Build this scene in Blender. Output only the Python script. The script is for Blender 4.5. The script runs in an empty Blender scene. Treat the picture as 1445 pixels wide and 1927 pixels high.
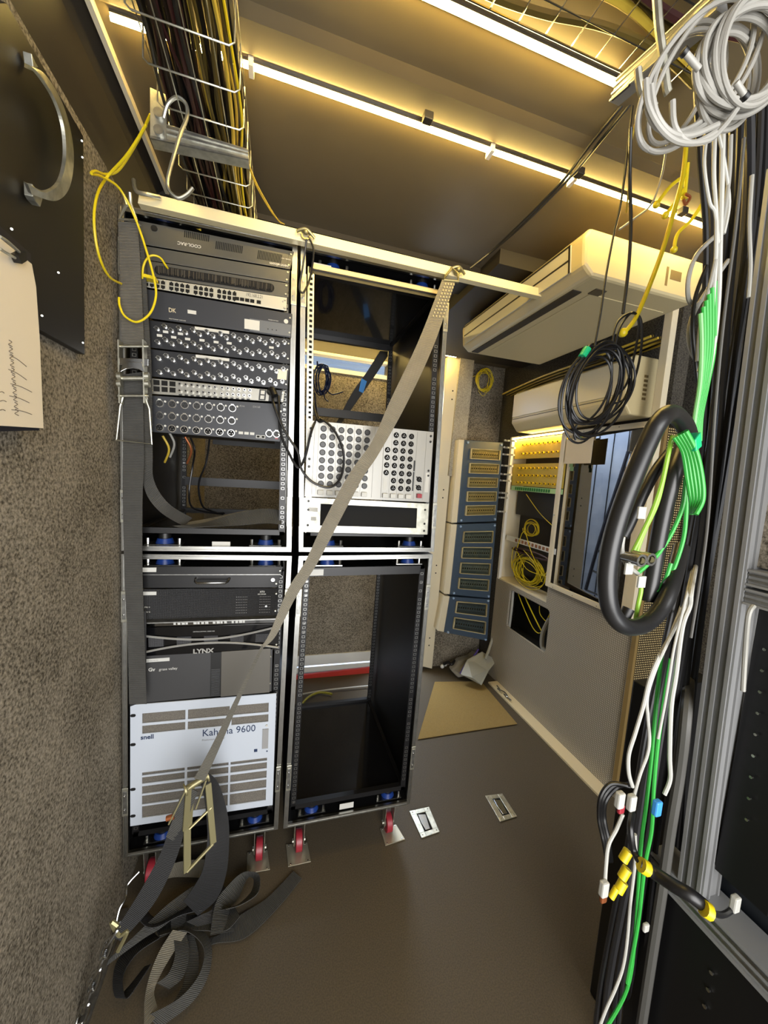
import bpy, math, random
from mathutils import Vector, Matrix
random.seed(7)
S = bpy.context.scene
COL = S.collection
# ------------------------------------------------------------------ camera
CAM = Vector((.5137, -1.4102, 1.6679)); YAW, PITCH, ROLL, FPX = .2821, -.0988, .0663, 687.2
Fw = Vector((math.sin(YAW)*math.cos(PITCH), math.cos(YAW)*math.cos(PITCH), math.sin(PITCH)))
r0 = Vector((math.cos(YAW), -math.sin(YAW), 0)); u0 = r0.cross(Fw)
Rt = math.cos(ROLL)*r0 + math.sin(ROLL)*u0; Up = -math.sin(ROLL)*r0 + math.cos(ROLL)*u0
cd = bpy.data.cameras.new('camera'); cam = bpy.data.objects.new('camera', cd); COL.objects.link(cam)
cam.matrix_world = Matrix(((Rt.x, Up.x, -Fw.x, CAM.x), (Rt.y, Up.y, -Fw.y, CAM.y), (Rt.z, Up.z, -Fw.z, CAM.z), (0, 0, 0, 1)))
cd.sensor_fit = 'HORIZONTAL'; cd.sensor_width = 36; cd.lens = FPX/1445*36; cd.clip_start = .02; cd.clip_end = 60
S.camera = cam
# ------------------------------------------------------------------ world and light
W = bpy.data.worlds.new('world'); S.world = W; W.use_nodes = True
bg = W.node_tree.nodes['Background']; bg.inputs[0].default_value = (.92, .95, 1.0, 1); bg.inputs[1].default_value = 1.35
LED_COL, LED_STR = (1.0, .70, .20, 1), 55.0
al = bpy.data.lights.new('rear_door_daylight', 'AREA'); al.shape = 'RECTANGLE'; al.size = 1.7; al.size_y = 2.0; al.energy = 36; al.color = (1, .97, .92)
ao = bpy.data.objects.new('rear_door_daylight', al); COL.objects.link(ao); ao.location = (.9, -2.75, 1.35); ao.rotation_euler = (math.radians(90), 0, 0)
sl = bpy.data.lights.new('yard_daylight', 'AREA'); sl.shape = 'RECTANGLE'; sl.size = 1.6; sl.size_y = .7; sl.energy = 95; sl.color = (.82, .90, 1)
so = bpy.data.objects.new('yard_daylight', sl); COL.objects.link(so); so.location = (1.4, 1.95, 3.1)
S.view_settings.view_transform = 'Standard'; S.view_settings.look = 'None'; S.view_settings.gamma = 1; S.view_settings.use_curve_mapping = False
S.view_settings.exposure = 1.2

# ------------------------------------------------------------------ helpers
def P(px, py, **k):
    d = Fw + Rt*(px-722.5)/FPX - Up*(py-963.5)/FPX
    a, v = list(k.items())[0]; i = 'xyz'.index(a)
    return CAM + d*((v-CAM[i])/d[i])
def near(px, py, A, B):
    d = (Fw + Rt*(px-722.5)/FPX - Up*(py-963.5)/FPX).normalized(); e = (B-A).normalized(); w = CAM-A
    b = d.dot(e); t = (b*e.dot(w)-d.dot(w))/(1-b*b)
    return CAM + d*t
def lin(h):
    h = h.lstrip('#'); o = []
    for i in (0, 2, 4):
        c = int(h[i:i+2], 16)/255; o.append(c/12.92 if c <= .04045 else ((c+.055)/1.055)**2.4)
    return (*o, 1)
MATS = {}
def mat(name, col='808080', rough=.5, metal=0., kind=None, scale=100., col2=None, bump=.2, emit=None, spec=.5, coat=0., ior=.03):
    if name in MATS: return MATS[name]
    m = bpy.data.materials.new(name); m.use_nodes = True; nt = m.node_tree; N = nt.nodes; L = nt.links
    b = N['Principled BSDF']; b.inputs['Base Color'].default_value = lin(col); b.inputs['Roughness'].default_value = rough; b.inputs['Metallic'].default_value = metal
    b.inputs['Specular IOR Level'].default_value = spec; b.inputs['Coat Weight'].default_value = coat
    tc = N.new('ShaderNodeTexCoord')
    def mixc(fac, c1, c2):
        x = N.new('ShaderNodeMix'); x.data_type = 'RGBA'; L.new(fac, x.inputs[0]); x.inputs[6].default_value = lin(c1); x.inputs[7].default_value = lin(c2); return x.outputs[2]
    def dobump(h, s, dist=.002):
        x = N.new('ShaderNodeBump'); x.inputs['Strength'].default_value = s; x.inputs['Distance'].default_value = dist; L.new(h, x.inputs['Height']); L.new(x.outputs[0], b.inputs['Normal'])
    def ramp(h, a, c):
        x = N.new('ShaderNodeMapRange'); x.inputs[1].default_value = a; x.inputs[2].default_value = c; L.new(h, x.inputs[0]); return x.outputs[0]
    if kind == 'noise':
        n = N.new('ShaderNodeTexNoise'); n.inputs['Scale'].default_value = scale; n.inputs['Detail'].default_value = 3; L.new(tc.outputs['Object'], n.inputs[0])
        L.new(mixc(ramp(n.outputs[0], .35, .65), col, col2 or col), b.inputs['Base Color']); dobump(n.outputs[0], bump)
    elif kind == 'carpet':
        n = N.new('ShaderNodeTexNoise'); n.inputs['Scale'].default_value = scale; n.inputs['Detail'].default_value = 6; n.inputs['Roughness'].default_value = .7; L.new(tc.outputs['Object'], n.inputs[0])
        n2 = N.new('ShaderNodeTexNoise'); n2.inputs['Scale'].default_value = 5; n2.inputs['Detail'].default_value = 3; L.new(tc.outputs['Object'], n2.inputs[0])
        a = N.new('ShaderNodeMath'); a.operation = 'MULTIPLY_ADD'; L.new(n2.outputs[0], a.inputs[0]); a.inputs[1].default_value = .22; L.new(n.outputs[0], a.inputs[2])
        L.new(mixc(ramp(a.outputs[0], .47, .74), col, col2 or col), b.inputs['Base Color']); dobump(n.outputs[0], bump, .004)
    elif kind == 'dots':     # rows of small dots, metres in object space
        x = N.new('ShaderNodeSeparateXYZ'); L.new(tc.outputs['Object'], x.inputs[0])
        s = N.new('ShaderNodeMath'); s.operation = 'ADD'; L.new(x.outputs[0], s.inputs[0]); L.new(x.outputs[1], s.inputs[1])
        def sn(o1, o2, op):
            q = N.new('ShaderNodeMath'); q.operation = op; L.new(o1, q.inputs[0]); L.new(o2, q.inputs[1])
            k = N.new('ShaderNodeMath'); k.operation = 'MULTIPLY'; L.new(q.outputs[0], k.inputs[0]); k.inputs[1].default_value = scale
            z = N.new('ShaderNodeMath'); z.operation = 'SINE'; L.new(k.outputs[0], z.inputs[0]); return z.outputs[0]
        m1 = N.new('ShaderNodeMath'); m1.operation = 'MULTIPLY'; L.new(sn(s.outputs[0], x.outputs[2], 'ADD'), m1.inputs[0]); L.new(sn(s.outputs[0], x.outputs[2], 'SUBTRACT'), m1.inputs[1])
        L.new(mixc(ramp(m1.outputs[0], .25, .55), col, col2), b.inputs['Base Color']); dobump(m1.outputs[0], bump)
    elif kind == 'web':      # woven webbing, uv in metres
        x = N.new('ShaderNodeTexWave'); x.bands_direction = 'Y'; x.inputs['Scale'].default_value = scale; L.new(tc.outputs['UV'], x.inputs[0])
        n = N.new('ShaderNodeTexNoise'); n.inputs['Scale'].default_value = 25; L.new(tc.outputs['Object'], n.inputs[0])
        a = N.new('ShaderNodeMath'); a.operation = 'MULTIPLY_ADD'; L.new(n.outputs[0], a.inputs[0]); a.inputs[1].default_value = .5; L.new(x.outputs[0], a.inputs[2])
        L.new(mixc(ramp(a.outputs[0], .1, 1.3), col, col2), b.inputs['Base Color']); dobump(x.outputs[0], bump, .002)
    elif kind == 'glass':
        b2 = N.new('ShaderNodeBsdfTransparent'); b2.inputs[0].default_value = lin(col); g = N.new('ShaderNodeBsdfGlossy'); g.inputs['Roughness'].default_value = rough
        lw = N.new('ShaderNodeLayerWeight'); lw.inputs[0].default_value = .5; pw = N.new('ShaderNodeMath'); pw.operation = 'POWER'; L.new(lw.outputs['Facing'], pw.inputs[0]); pw.inputs[1].default_value = 5
        fr = N.new('ShaderNodeMath'); fr.operation = 'MULTIPLY_ADD'; L.new(pw.outputs[0], fr.inputs[0]); fr.inputs[1].default_value = 1-ior; fr.inputs[2].default_value = ior; mx = N.new('ShaderNodeMixShader'); L.new(fr.outputs[0], mx.inputs[0]); L.new(b2.outputs[0], mx.inputs[1]); L.new(g.outputs[0], mx.inputs[2])
        L.new(mx.outputs[0], N['Material Output'].inputs[0])
    if emit: b.inputs['Emission Color'].default_value = emit[0]; b.inputs['Emission Strength'].default_value = emit[1]
    MATS[name] = m; return m
WL = {}   # world location of every parent
class MB:
    def __init__(s): s.v = []; s.f = []; s.m = []; s.uv = {}; s.mi = 0; s.mats = []
    def use(s, m):
        if m not in s.mats: s.mats.append(m)
        s.mi = s.mats.index(m); return s
    def face(s, idx): s.f.append(tuple(idx)); s.m.append(s.mi)
    def hexa(s, c):      # c: 8 corners, bottom ring then top ring
        n = len(s.v); s.v += [Vector(p) for p in c]
        for q in ((0, 3, 2, 1), (4, 5, 6, 7), (0, 1, 5, 4), (1, 2, 6, 5), (2, 3, 7, 6), (3, 0, 4, 7)): s.face([n+i for i in q])
        return s
    def box(s, a, b):
        x0, y0, z0 = a; x1, y1, z1 = b
        return s.hexa([(x0, y0, z0), (x1, y0, z0), (x1, y1, z0), (x0, y1, z0), (x0, y0, z1), (x1, y0, z1), (x1, y1, z1), (x0, y1, z1)])
    def prism(s, poly, vec):   # polygon extruded by a vector
        n = len(s.v); k = len(poly); vec = Vector(vec); s.v += [Vector(p) for p in poly]+[Vector(p)+vec for p in poly]
        s.face(range(n+k-1, n-1, -1)); s.face(range(n+k, n+2*k))
        for i in range(k): s.face((n+i, n+(i+1) % k, n+k+(i+1) % k, n+k+i))
        return s
    def cyl(s, a, b, r, r2=None, k=12, cap=True):
        a = Vector(a); b = Vector(b); d = (b-a).normalized(); x = d.orthogonal().normalized(); y = d.cross(x); r2 = r if r2 is None else r2; n = len(s.v)
        for c, rr in ((a, r), (b, r2)):
            for i in range(k):
                t = 2*math.pi*i/k; s.v.append(c+x*math.cos(t)*rr+y*math.sin(t)*rr)
        for i in range(k): s.face((n+i, n+(i+1) % k, n+k+(i+1) % k, n+k+i))
        if cap: s.face(range(n+k-1, n-1, -1)); s.face(range(n+k, n+2*k))
        return s
    def ring(s, c, d, r, r2, h, k=16):    # flat annulus with depth
        c = Vector(c); d = Vector(d).normalized(); x = d.orthogonal().normalized(); y = d.cross(x); n = len(s.v)
        for rr, hh in ((r, 0), (r, h), (r2, h), (r2, 0)):
            for i in range(k):
                t = 2*math.pi*i/k; s.v.append(c+d*hh+x*math.cos(t)*rr+y*math.sin(t)*rr)
        for j in range(4):
            for i in range(k): s.face((n+j*k+i, n+j*k+(i+1) % k, n+((j+1) % 4)*k+(i+1) % k, n+((j+1) % 4)*k+i))
        return s
    def tube(s, pts, r, k=8, sm=True, n_=6):
        p = spline(pts, n_) if sm and len(pts) > 2 else [Vector(q) for q in pts]
        n = len(s.v); x = None
        for i, q in enumerate(p):
            d = (p[min(i+1, len(p)-1)]-p[max(i-1, 0)])
            d = d.normalized() if d.length > 1e-9 else Vector((0, 0, 1))
            x = d.orthogonal().normalized() if x is None else (x-d*x.dot(d)).normalized()
            y = d.cross(x)
            for j in range(k):
                t = 2*math.pi*j/k; s.v.append(q+x*math.cos(t)*r+y*math.sin(t)*r)
        for i in range(len(p)-1):
            for j in range(k): s.face((n+i*k+j, n+i*k+(j+1) % k, n+(i+1)*k+(j+1) % k, n+(i+1)*k+j))
        s.face([n+j for j in range(k-1, -1, -1)]); s.face([n+(len(p)-1)*k+j for j in range(k)])
        return s
    def ribbon(s, L, R_, th=.0022, n_=8):
        a = spline(L, n_); b = spline(R_, n_); n = len(s.v); ln = 0; u = []
        for i in range(len(a)):
            if i: ln += ((a[i]+b[i])/2-(a[i-1]+b[i-1])/2).length
            t = (a[min(i+1, len(a)-1)]-a[max(i-1, 0)]); nn = (b[i]-a[i]).cross(t)
            nn = nn.normalized()*th if nn.length > 1e-9 else Vector((0, th, 0))
            s.v += [a[i], b[i], b[i]+nn, a[i]+nn]; w = (b[i]-a[i]).length; u.append((ln, w))
        for i in range(len(a)-1):
            for j in range(4):
                fi = len(s.f); s.face((n+i*4+j, n+i*4+(j+1) % 4, n+(i+1)*4+(j+1) % 4, n+(i+1)*4+j))
                ua = (0, u[i][1], u[i][1], 0)[j]; ub = (0, u[i][1], u[i][1], 0)[(j+1) % 4]
                s.uv[fi] = [(ua, u[i][0]), (ub, u[i][0]), (ub, u[i+1][0]), (ua, u[i+1][0])]
        s.face((n, n+1, n+2, n+3)); e = n+(len(a)-1)*4; s.face((e+3, e+2, e+1, e))
        return s
    def ball(s, c, r, k=10):
        c = Vector(c); n = len(s.v); R2 = k//2
        for i in range(1, R2):
            for j in range(k):
                a = math.pi*i/R2; t = 2*math.pi*j/k; s.v.append(c+Vector((math.sin(a)*math.cos(t), math.sin(a)*math.sin(t), math.cos(a)))*r)
        s.v += [c+Vector((0, 0, r)), c-Vector((0, 0, r))]; T = len(s.v)-2
        for i in range(R2-2):
            for j in range(k): s.face((n+i*k+j, n+(i+1)*k+j, n+(i+1)*k+(j+1) % k, n+i*k+(j+1) % k))
        for j in range(k): s.face((T, n+j, n+(j+1) % k)); s.face((T+1, n+(R2-2)*k+(j+1) % k, n+(R2-2)*k+j))
        return s
    def build(s, name, m=None, parent=None, smooth=False, bevel=0, label=None):
        c = sum(s.v, Vector())/len(s.v); 
        if parent is None: c.z = min(p.z for p in s.v)
        me = bpy.data.meshes.new(name); me.from_pydata([p-c for p in s.v], [], s.f)
        for x in (s.mats or [m]): me.materials.append(x)
        if s.mats: me.polygons.foreach_set('material_index', s.m)
        if s.uv:
            uvl = me.uv_layers.new(name='uv')
            for fi, co in s.uv.items():
                for li, q in zip(me.polygons[fi].loop_indices, co): uvl.data[li].uv = q
        if smooth: me.shade_smooth(); 
        o = bpy.data.objects.new(name, me); COL.objects.link(o)
        if parent: o.parent = parent; o.location = c-WL[parent.name]
        else: o.location = c
        WL[o.name] = c
        if smooth: me.set_sharp_from_angle(angle=math.radians(40))
        if bevel:
            bm = o.modifiers.new('bevel', 'BEVEL'); bm.width = bevel; bm.segments = 2; bm.limit_method = 'ANGLE'
        if label: o['label'] = label
        return o
def spline(pts, n=6):
    p = [Vector(q) for q in pts]
    if len(p) < 3 and len(p) > 1: return [p[0].lerp(p[1], i/n) for i in range(n+1)]
    o = []
    for i in range(len(p)-1):
        a, b, c, d = p[max(i-1, 0)], p[i], p[i+1], p[min(i+2, len(p)-1)]
        for j in range(n):
            t = j/n; o.append(.5*((2*b)+(c-a)*t+(2*a-5*b+4*c-d)*t*t+(3*b-a-3*c+d)*t**3))
    o.append(p[-1]); return o
def tag(o, label, cat, group=None):
    o['label'] = label; o['category'] = cat
    if group: o['group'] = group
    return o
def thing(name, label, cat, loc, group=None):
    o = bpy.data.objects.new(name, None); COL.objects.link(o); o.location = loc; o.empty_display_size = .02; WL[o.name] = Vector(loc)
    return tag(o, label, cat, group)
def struct(o): o['kind'] = 'structure'; return o
def put(me, name, parent, loc, label=None):     # place shared mesh data as a part
    o = bpy.data.objects.new(name, me); COL.objects.link(o); o.parent = parent; o.location = Vector(loc)-WL[parent.name]; WL[o.name] = Vector(loc)
    return o
def shared(mb, name, smooth=True):   # mesh data centred on the origin as written
    me = bpy.data.meshes.new(name); me.from_pydata(mb.v, [], mb.f)
    for x in mb.mats: me.materials.append(x)
    me.polygons.foreach_set('material_index', mb.m)
    if smooth: me.shade_smooth(); me.set_sharp_from_angle(angle=math.radians(40))
    return me
class Q:     # a panel face: four corners (top-left, top-right, bottom-right, bottom-left), v runs down, d runs out of the face
    def __init__(s, TL, TR, BR, BL):
        s.c = [Vector(x) for x in (TL, TR, BR, BL)]; s.W = (s.c[1]-s.c[0]).length; s.H = (s.c[3]-s.c[0]).length
        s.n = (s.c[3]-s.c[0]).cross(s.c[1]-s.c[0]).normalized()
        s.mid = s(.5, .5); s.bot = s(.5, 1)
    def __call__(s, u, v, d=0.): return (s.c[0]*(1-u)+s.c[1]*u)*(1-v)+(s.c[3]*(1-u)+s.c[2]*u)*v+(s.n*d if d else Vector())
    def box(s, mb, u0_, v0_, u1_, v1_, d0, d1):
        return mb.hexa([s(u0_, v1_, d0), s(u1_, v1_, d0), s(u1_, v0_, d0), s(u0_, v0_, d0), s(u0_, v1_, d1), s(u1_, v1_, d1), s(u1_, v0_, d1), s(u0_, v0_, d1)])
    def cyl(s, mb, u, v, r, d0, d1, r2=None, k=12): return mb.cyl(s(u, v, d0), s(u, v, d1), r, r2, k)
    def slot(s, mb, u0_, v0_, u1_, v1_, d0, d1, k=6):   # rounded slot
        rv = (v1_-v0_)/2; ru = rv*s.H/s.W; pts = []
        for i in range(k+1):
            t = math.pi/2+math.pi*i/k; pts.append((u0_+ru+ru*math.cos(t), (v0_+v1_)/2-rv*math.sin(t)))
        for i in range(k+1):
            t = -math.pi/2+math.pi*i/k; pts.append((u1_-ru+ru*math.cos(t), (v0_+v1_)/2-rv*math.sin(t)))
        return mb.prism([s(a, b, d0) for a, b in pts], s.n*(d1-d0))
    def grid_frame(s, mb, us, vs, holes, d0, d1):   # plate with rectangular holes given by cell index
        for i in range(len(us)-1):
            for j in range(len(vs)-1):
                if (i, j) not in holes: s.box(mb, us[i], vs[j], us[i+1], vs[j+1], d0, d1)
        return mb
    def screws(s, mb, uv, r=.0035, d=.0025):
        for u, v in uv: s.cyl(mb, u, v, r, 0, d, r*.7, 8)
        return mb
def Qp(c, **k): return Q(*[P(x, y, **k) for x, y in c])
def text(s, q, u, v, h, m, parent, name='lettering', flip=False, bold=0., sx=1.):
    cu = bpy.data.curves.new('t', 'FONT'); cu.body = s; cu.size = h*1.38; cu.extrude = .00025; cu.offset = bold*h; cu.resolution_u = 3
    t = bpy.data.objects.new('t', cu); COL.objects.link(t); dg = bpy.context.evaluated_depsgraph_get()
    me = bpy.data.meshes.new_from_object(t.evaluated_get(dg)); bpy.data.objects.remove(t); bpy.data.curves.remove(cu)
    xs = [w.co.x for w in me.vertices]; mb = MB(); wd = max(xs)-min(xs) if xs else 0
    for w in me.vertices:
        x, y, z = w.co; x *= sx
        if flip: x, y = -x, -y
        mb.v.append(q(u+x/q.W, v-y/q.H, .0008+z))
    mb.f = [tuple(p.vertices) for p in me.polygons]; mb.m = [0]*len(mb.f); bpy.data.meshes.remove(me)
    return mb.build(name, m, parent)

ORD = ['leftmost']+[x for x in 'second third fourth fifth sixth seventh eighth ninth tenth eleventh twelfth thirteenth fourteenth fifteenth sixteenth seventeenth eighteenth nineteenth twentieth twenty-first twenty-second twenty-third'.split()]+['rightmost']
# ------------------------------------------------------------------ materials
BLK = mat('black_plastic', '0b0b0c', .45); BLKM = mat('black_metal', '101012', .4, .2); BLKG = mat('black_gloss', '0b0b0d', .14, 0, coat=.3)
ALU = mat('aluminium', 'b9b9b4', .28, 1.); ALUD = mat('worn_aluminium', '8d8d8a', .38, 1., 'noise', 60, 'a5a5a2', .05); STEEL = mat('zinc_steel', 'aaa99c', .35, .9, 'noise', 40, 'c9c8bb', .05)
CHROME = mat('chrome', 'b8b8b6', .2, 1.); CREAM = mat('cream_paint', 'd9cfb4', .45); WHITE = mat('white_paint', 'dcdcd8', .45)
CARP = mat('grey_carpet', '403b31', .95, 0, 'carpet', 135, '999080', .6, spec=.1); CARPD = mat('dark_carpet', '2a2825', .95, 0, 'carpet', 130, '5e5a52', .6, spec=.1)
FLOOR = mat('floor_vinyl', '453d30', .6, 0, 'noise', 220, '52493a', .15, spec=.35); MATC = mat('coir_mat', '7d6840', .95, 0, 'noise', 300, '8f7a4c', .5, spec=.1)
CEIL = mat('ceiling_laminate', '5f5440', .45, 0, 'noise', 3, '655a45', .02); DBR = mat('dark_trim', '27221c', .55)
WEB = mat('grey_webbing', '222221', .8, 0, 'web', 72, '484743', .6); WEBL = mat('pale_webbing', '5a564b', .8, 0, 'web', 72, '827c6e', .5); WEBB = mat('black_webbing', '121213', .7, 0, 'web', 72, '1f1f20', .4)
YEL = mat('yellow_jacket', 'cdb814', .4); YELD = mat('dull_yellow_jacket', 'b59a35', .45); GRN = mat('green_jacket', '2f9a3c', .4); GRNY = mat('lime_jacket', '7fae32', .4); WHT = mat('white_jacket', 'adada7', .4)
CBLK = mat('black_jacket', '131315', .38); CGRY = mat('grey_jacket', '8f8e88', .42); mat('dark_grey_jacket', '4c4b48', .5); RED = mat('red_plastic', '8e2430', .4); BLU = mat('blue_rubber', '15306e', .3); LBLU = mat('light_blue_plastic', '3f8fd8', .4)
PAPER = mat('paper', 'd8cdb8', .8); LABELM = mat('label_white', 'b9b9b4', .6); ORG = mat('copper_lug', '9a5a35', .4, .6)
DGREY = mat('dark_grey_panel', '2e3036', .42, .2); MGREY = mat('mid_grey_panel', '4d4c48', .4, .3); SGREY = mat('satin_grey_panel', '65676a', .35, .5); SILV = mat('silver_panel', 'b8b5a8', .35, .5); LSIL = mat('pale_silver_panel', '9c9b96', .38, .3)
BLUG = mat('blue_grey_plastic', '3a4a5c', .4); SMOKE = mat('smoke_clear_plastic', 'f0ecdf', .06, kind='glass'); TINT = mat('tinted_glass', '8a8488', .01, kind='glass', ior=.17)
LEDM = mat('led_diffuser', 'fff0c8', .5, emit=(LED_COL, LED_STR)); BRASS = mat('zinc_yellow', '8a8360', .4, .6); SINK = mat('dark_hole', '050505', .9)
KWH = mat('kahuna_white', 'b3bac4', .42); NAVY = mat('navy_ink', '1c2c4c', .5); INK = mat('grey_ink', '8a8a8a', .6); MESHM = mat('vent_mesh', '3f3b35', .6, .2, 'dots', 900, '5c574e', .3)
TREAD = mat('studded_panel', '8d8678', .45, .05, 'dots', 260, 'c5bdad', .4); PERF = mat('perforated_metal', '2c2210', .5, .1, 'dots', 250, 'e8d29a', .3); WOODP = mat('pinkish_board', '9b7b66', .6)

# ------------------------------------------------------------------ the room
def sbox(name, a, b, m, bevel=0): return struct(MB().box(a, b).build(name, m, bevel=bevel))
sbox('floor', (-.1, -3.0, -.05), (3.2, 1.6, 0), FLOOR)
sbox('wall_left', (-.1, -3.0, 0), (0, 1.6, 2.75), CARP)
HB = 2.65
sbox('ceiling', (-.1, -3.0, HB), (3.2, .21, HB+.05), CEIL)
struct(MB().box((-.1, .21, HB-.02), (3.2, .43, HB+.04)).build('trim_1', DBR))
struct(MB().box((-.1, .43, HB), (3.2, 1.6, HB+.05)).build('trim_2', CEIL))
struct(MB().prism([(0, -3, 2.5), (.035, -3, 2.62), (.075, -3, HB), (0, -3, HB)], (0, 4.4, 0)).build('trim_3', DBR))
struct(MB().box((.078, -3, HB-.02), (.09, .2, HB)).build('trim_4', CREAM))
struct(MB().box((1.37, .05, HB-.06), (2.33, 1.20, HB)).build('ac_shade_box', DBR))  # dark box put in as the shadowed gap around the air conditioner top
# lower soffit panel between the two light strips, bevelled edges
struct(MB().prism([(.1, -.47, HB), (.1, -.44, HB-.006), (.1, -.37, HB-.006), (.1, -.36, HB)], (2.2, 0, 0)).build('trim_5', CEIL))
# back wall with a high window slot and a low gap on the left, a door post on the right
B = 1.445
w = MB()
w.box((-.1, B, .19), (1.34, B+.08, 2.44)); w.box((-.1, B, 2.44), (.62, B+.08, HB)); w.box((1.29, B, 2.44), (3.2, B+.08, HB)); w.box((1.33, B, 0), (1.34, B+.08, .19)); w.box((1.75, B, 0), (3.2, B+.08, 2.44))
struct(w.build('wall_back', CARP))
struct(MB().box((.62, B-.005, 2.545), (1.31, B+.05, HB)).build('trim_12', DBR))
struct(MB().box((.62, B-.02, 2.53), (1.31, B+.05, 2.548)).build('trim_13', CREAM))
struct(MB().box((.62, B-.012, 2.415), (1.31, B+.09, 2.445)).build('trim_6', WHITE))
struct(MB().box((.62, B-.012, .105), (1.33, B+.09, .19)).build('trim_7', WHITE))
wn = MB().box((.62, B+.2, 2.4), (1.35, B+.21, 2.75))
for i in range(7): wn.box((.62, B+.185, 2.42+i*.035), (1.35, B+.2, 2.44+i*.035))
struct(wn.build('window_1', mat('pale_blue_slats', '8fa3bd', .5, emit=((.55, .72, 1, 1), .12))))  # weak glow in the slats stands in for daylight outside
# the yard seen through the low gap
gd = MB().prism([(.3, B+.1, -.06), (1.4, B+.1, -.06), (1.4, 2.6, .5), (.3, 2.6, .5)], (0, 0, -.02)).build('yard_ground', mat('wet_concrete', '4d5866', .4, 0, 'noise', 8, 'a6b2c4', .1))
tag(gd, 'blue grey blotchy concrete seen through the low gap behind the empty rack', 'ground')
rd = MB().hexa([(.5, B-.02, .0), (1.32, B-.02, .0), (1.32, B, .0), (.5, B, .0), (.5, B-.02, .025), (1.32, B-.02, .05), (1.32, B, .05), (.5, B, .025)]).build('threshold_strip', mat('red_paint', 'c4372c', .5))
tag(rd, 'red strip along the floor under the gap behind the racks', 'strip')
# right wall: split around the equipment bay
XR = 2.339
w = MB()
w.box((XR, -.02, 2.06), (XR+.08, B, HB)); w.box((XR, 1.27, 0), (XR+.08, B, 2.06)); w.box((2.52, -.02, 0), (2.6, 1.3, 2.06))
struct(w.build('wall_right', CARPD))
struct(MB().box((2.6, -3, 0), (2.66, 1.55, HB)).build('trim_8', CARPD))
struct(MB().box((2.25, -.0, 0), (2.335, 1.115, .012)).build('trim_9', mat('floor_trim', 'd2c39e', .4)))
# door post of the back door
q = Qp([(842, 655), (866, 663), (811, 1256), (786, 1250)], y=B-.03)
w = MB().use(CREAM); q.box(w, 0, 0, 1, 1, -.03, .02); w.use(SINK)
for v in (.12, .145, .42, .445, .66, .685, .90, .925): q.cyl(w, .62, v, .006, .02, .022)
struct(w.build('door_1', bevel=0))
# carpeted column beside the door post
q = Qp([(868, 640), (893, 652), (868, 900), (842, 895)], y=B-.05)
w = MB(); w.hexa([q(0, 1, -.05), q(1, 1, -.05), q(1, 0, -.05), q(0, 0, -.05), q(0, 1, .02), q(1, 1, .02), q(1, 0, .02), q(0, 0, .02)])
struct(w.build('trim_10', mat('pale_carpet', '8d877a', .95, 0, 'carpet', 130, 'b7b0a0', .6, spec=.1)))
# ------------------------------------------------------------------ LED strips
def led(label, y, x0, x1, r=.0045, z=HB, clips=()):
    t = thing('led_strip_light', label, 'light', ((x0+x1)/2, y, z-.02))
    MB().box((x0, y-.009, z-.008), (x1, y+.009, z)).build('channel', ALU, t)
    MB().cyl((x0, y, z-.012), (x1, y, z-.012), r, k=10).build('diffuser', LEDM, t, smooth=True)
    for c in clips: MB().box((c-.006, y-.016, z-.022), (c+.006, y+.016, z)).build('clip', mat('clear_clip', 'e8dcc0', .2), t)
led('long warm led strip across the ceiling above the racks', -.345, .115, 2.08, clips=(.41, 1.075, 1.37))
led('warm led strip nearest the viewer, ending at the metal strut', -.606, -.0+.55, 1.25)
led('warm led strip at the back of the ceiling behind the racks', 1.30, .30, 1.80, r=.006, z=2.64)
ct = MB()
for x, y in ((.86, -.385), (1.36, -.385), (1.8, -.38)):
    o = MB().box((x-.013, y-.011, HB-.03), (x+.013, y+.011, HB-.01)).build('ceiling_clip', DBR, bevel=.002)
    tag(o, {'0.86': 'small dark ceiling clip above the middle of the long light strip', '1.36': 'small dark ceiling clip by the crossing black cables', '1.8': 'small dark ceiling clip near the right end of the long light strip'}[str(x)], 'clip', 'clips on the ceiling')

# ------------------------------------------------------------------ floor things
q = Q(P(818, 1284, z=.004), P(905, 1283, z=.004), P(973, 1363, z=.004), P(786, 1392, z=.004))
w = MB().use(MATC); q.box(w, 0, 0, 1, 1, 0, .006); o = w.build('door_mat', bevel=.002); tag(o, 'tan coir mat on the floor beside the back door', 'mat')
BLK2 = mat('steel_plate', '9c9684', .4, .6)
def latch_plate(c, label, slot=True):
    q = Q(*[P(x, y, z=.003) for x, y in c])
    t = thing('floor_latch_plate', label, 'plate', q.mid, 'recessed plates in the floor')
    w = MB().use(STEEL if slot else BLK2)
    if slot: q.grid_frame(w, [0, .28, .72, 1], [0, .16, .84, 1], {(1, 1)}, -.001, .003)
    else: q.box(w, 0, 0, 1, 1, -.001, .003)
    w.use(CHROME); q.screws(w, [(.12, .08), (.88, .08), (.12, .92), (.88, .92)] , .004, .005)
    w.build('plate', None, t, bevel=.001)
    if slot:
        w = MB(); q.box(w, .28, .16, .72, .84, -.0025, -.001); w.build('recess', SINK, t)
        w = MB().prism([q(.32, .2, .001), q(.68, .26, .001), q(.60, .8, .001), q(.36, .8, .001), q(.3, .5, .001)], q.n*.003); w.build('tongue', CHROME, t, bevel=.001)
    return t
latch_plate([(770, 1527), (807, 1519), (827, 1566), (793, 1578)], 'recessed steel latch plate in the floor just right of the racks')
latch_plate([(913, 1498), (945, 1494), (973, 1537), (941, 1547)], 'recessed steel latch plate farther right on the open floor')
latch_plate([(715, 1560), (745, 1552), (762, 1580), (725, 1592)], 'steel plate under the rightmost red castor', False)
latch_plate([(538, 1590), (578, 1586), (585, 1622), (542, 1632)], 'steel plate under the second castor from the right', False)
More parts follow.
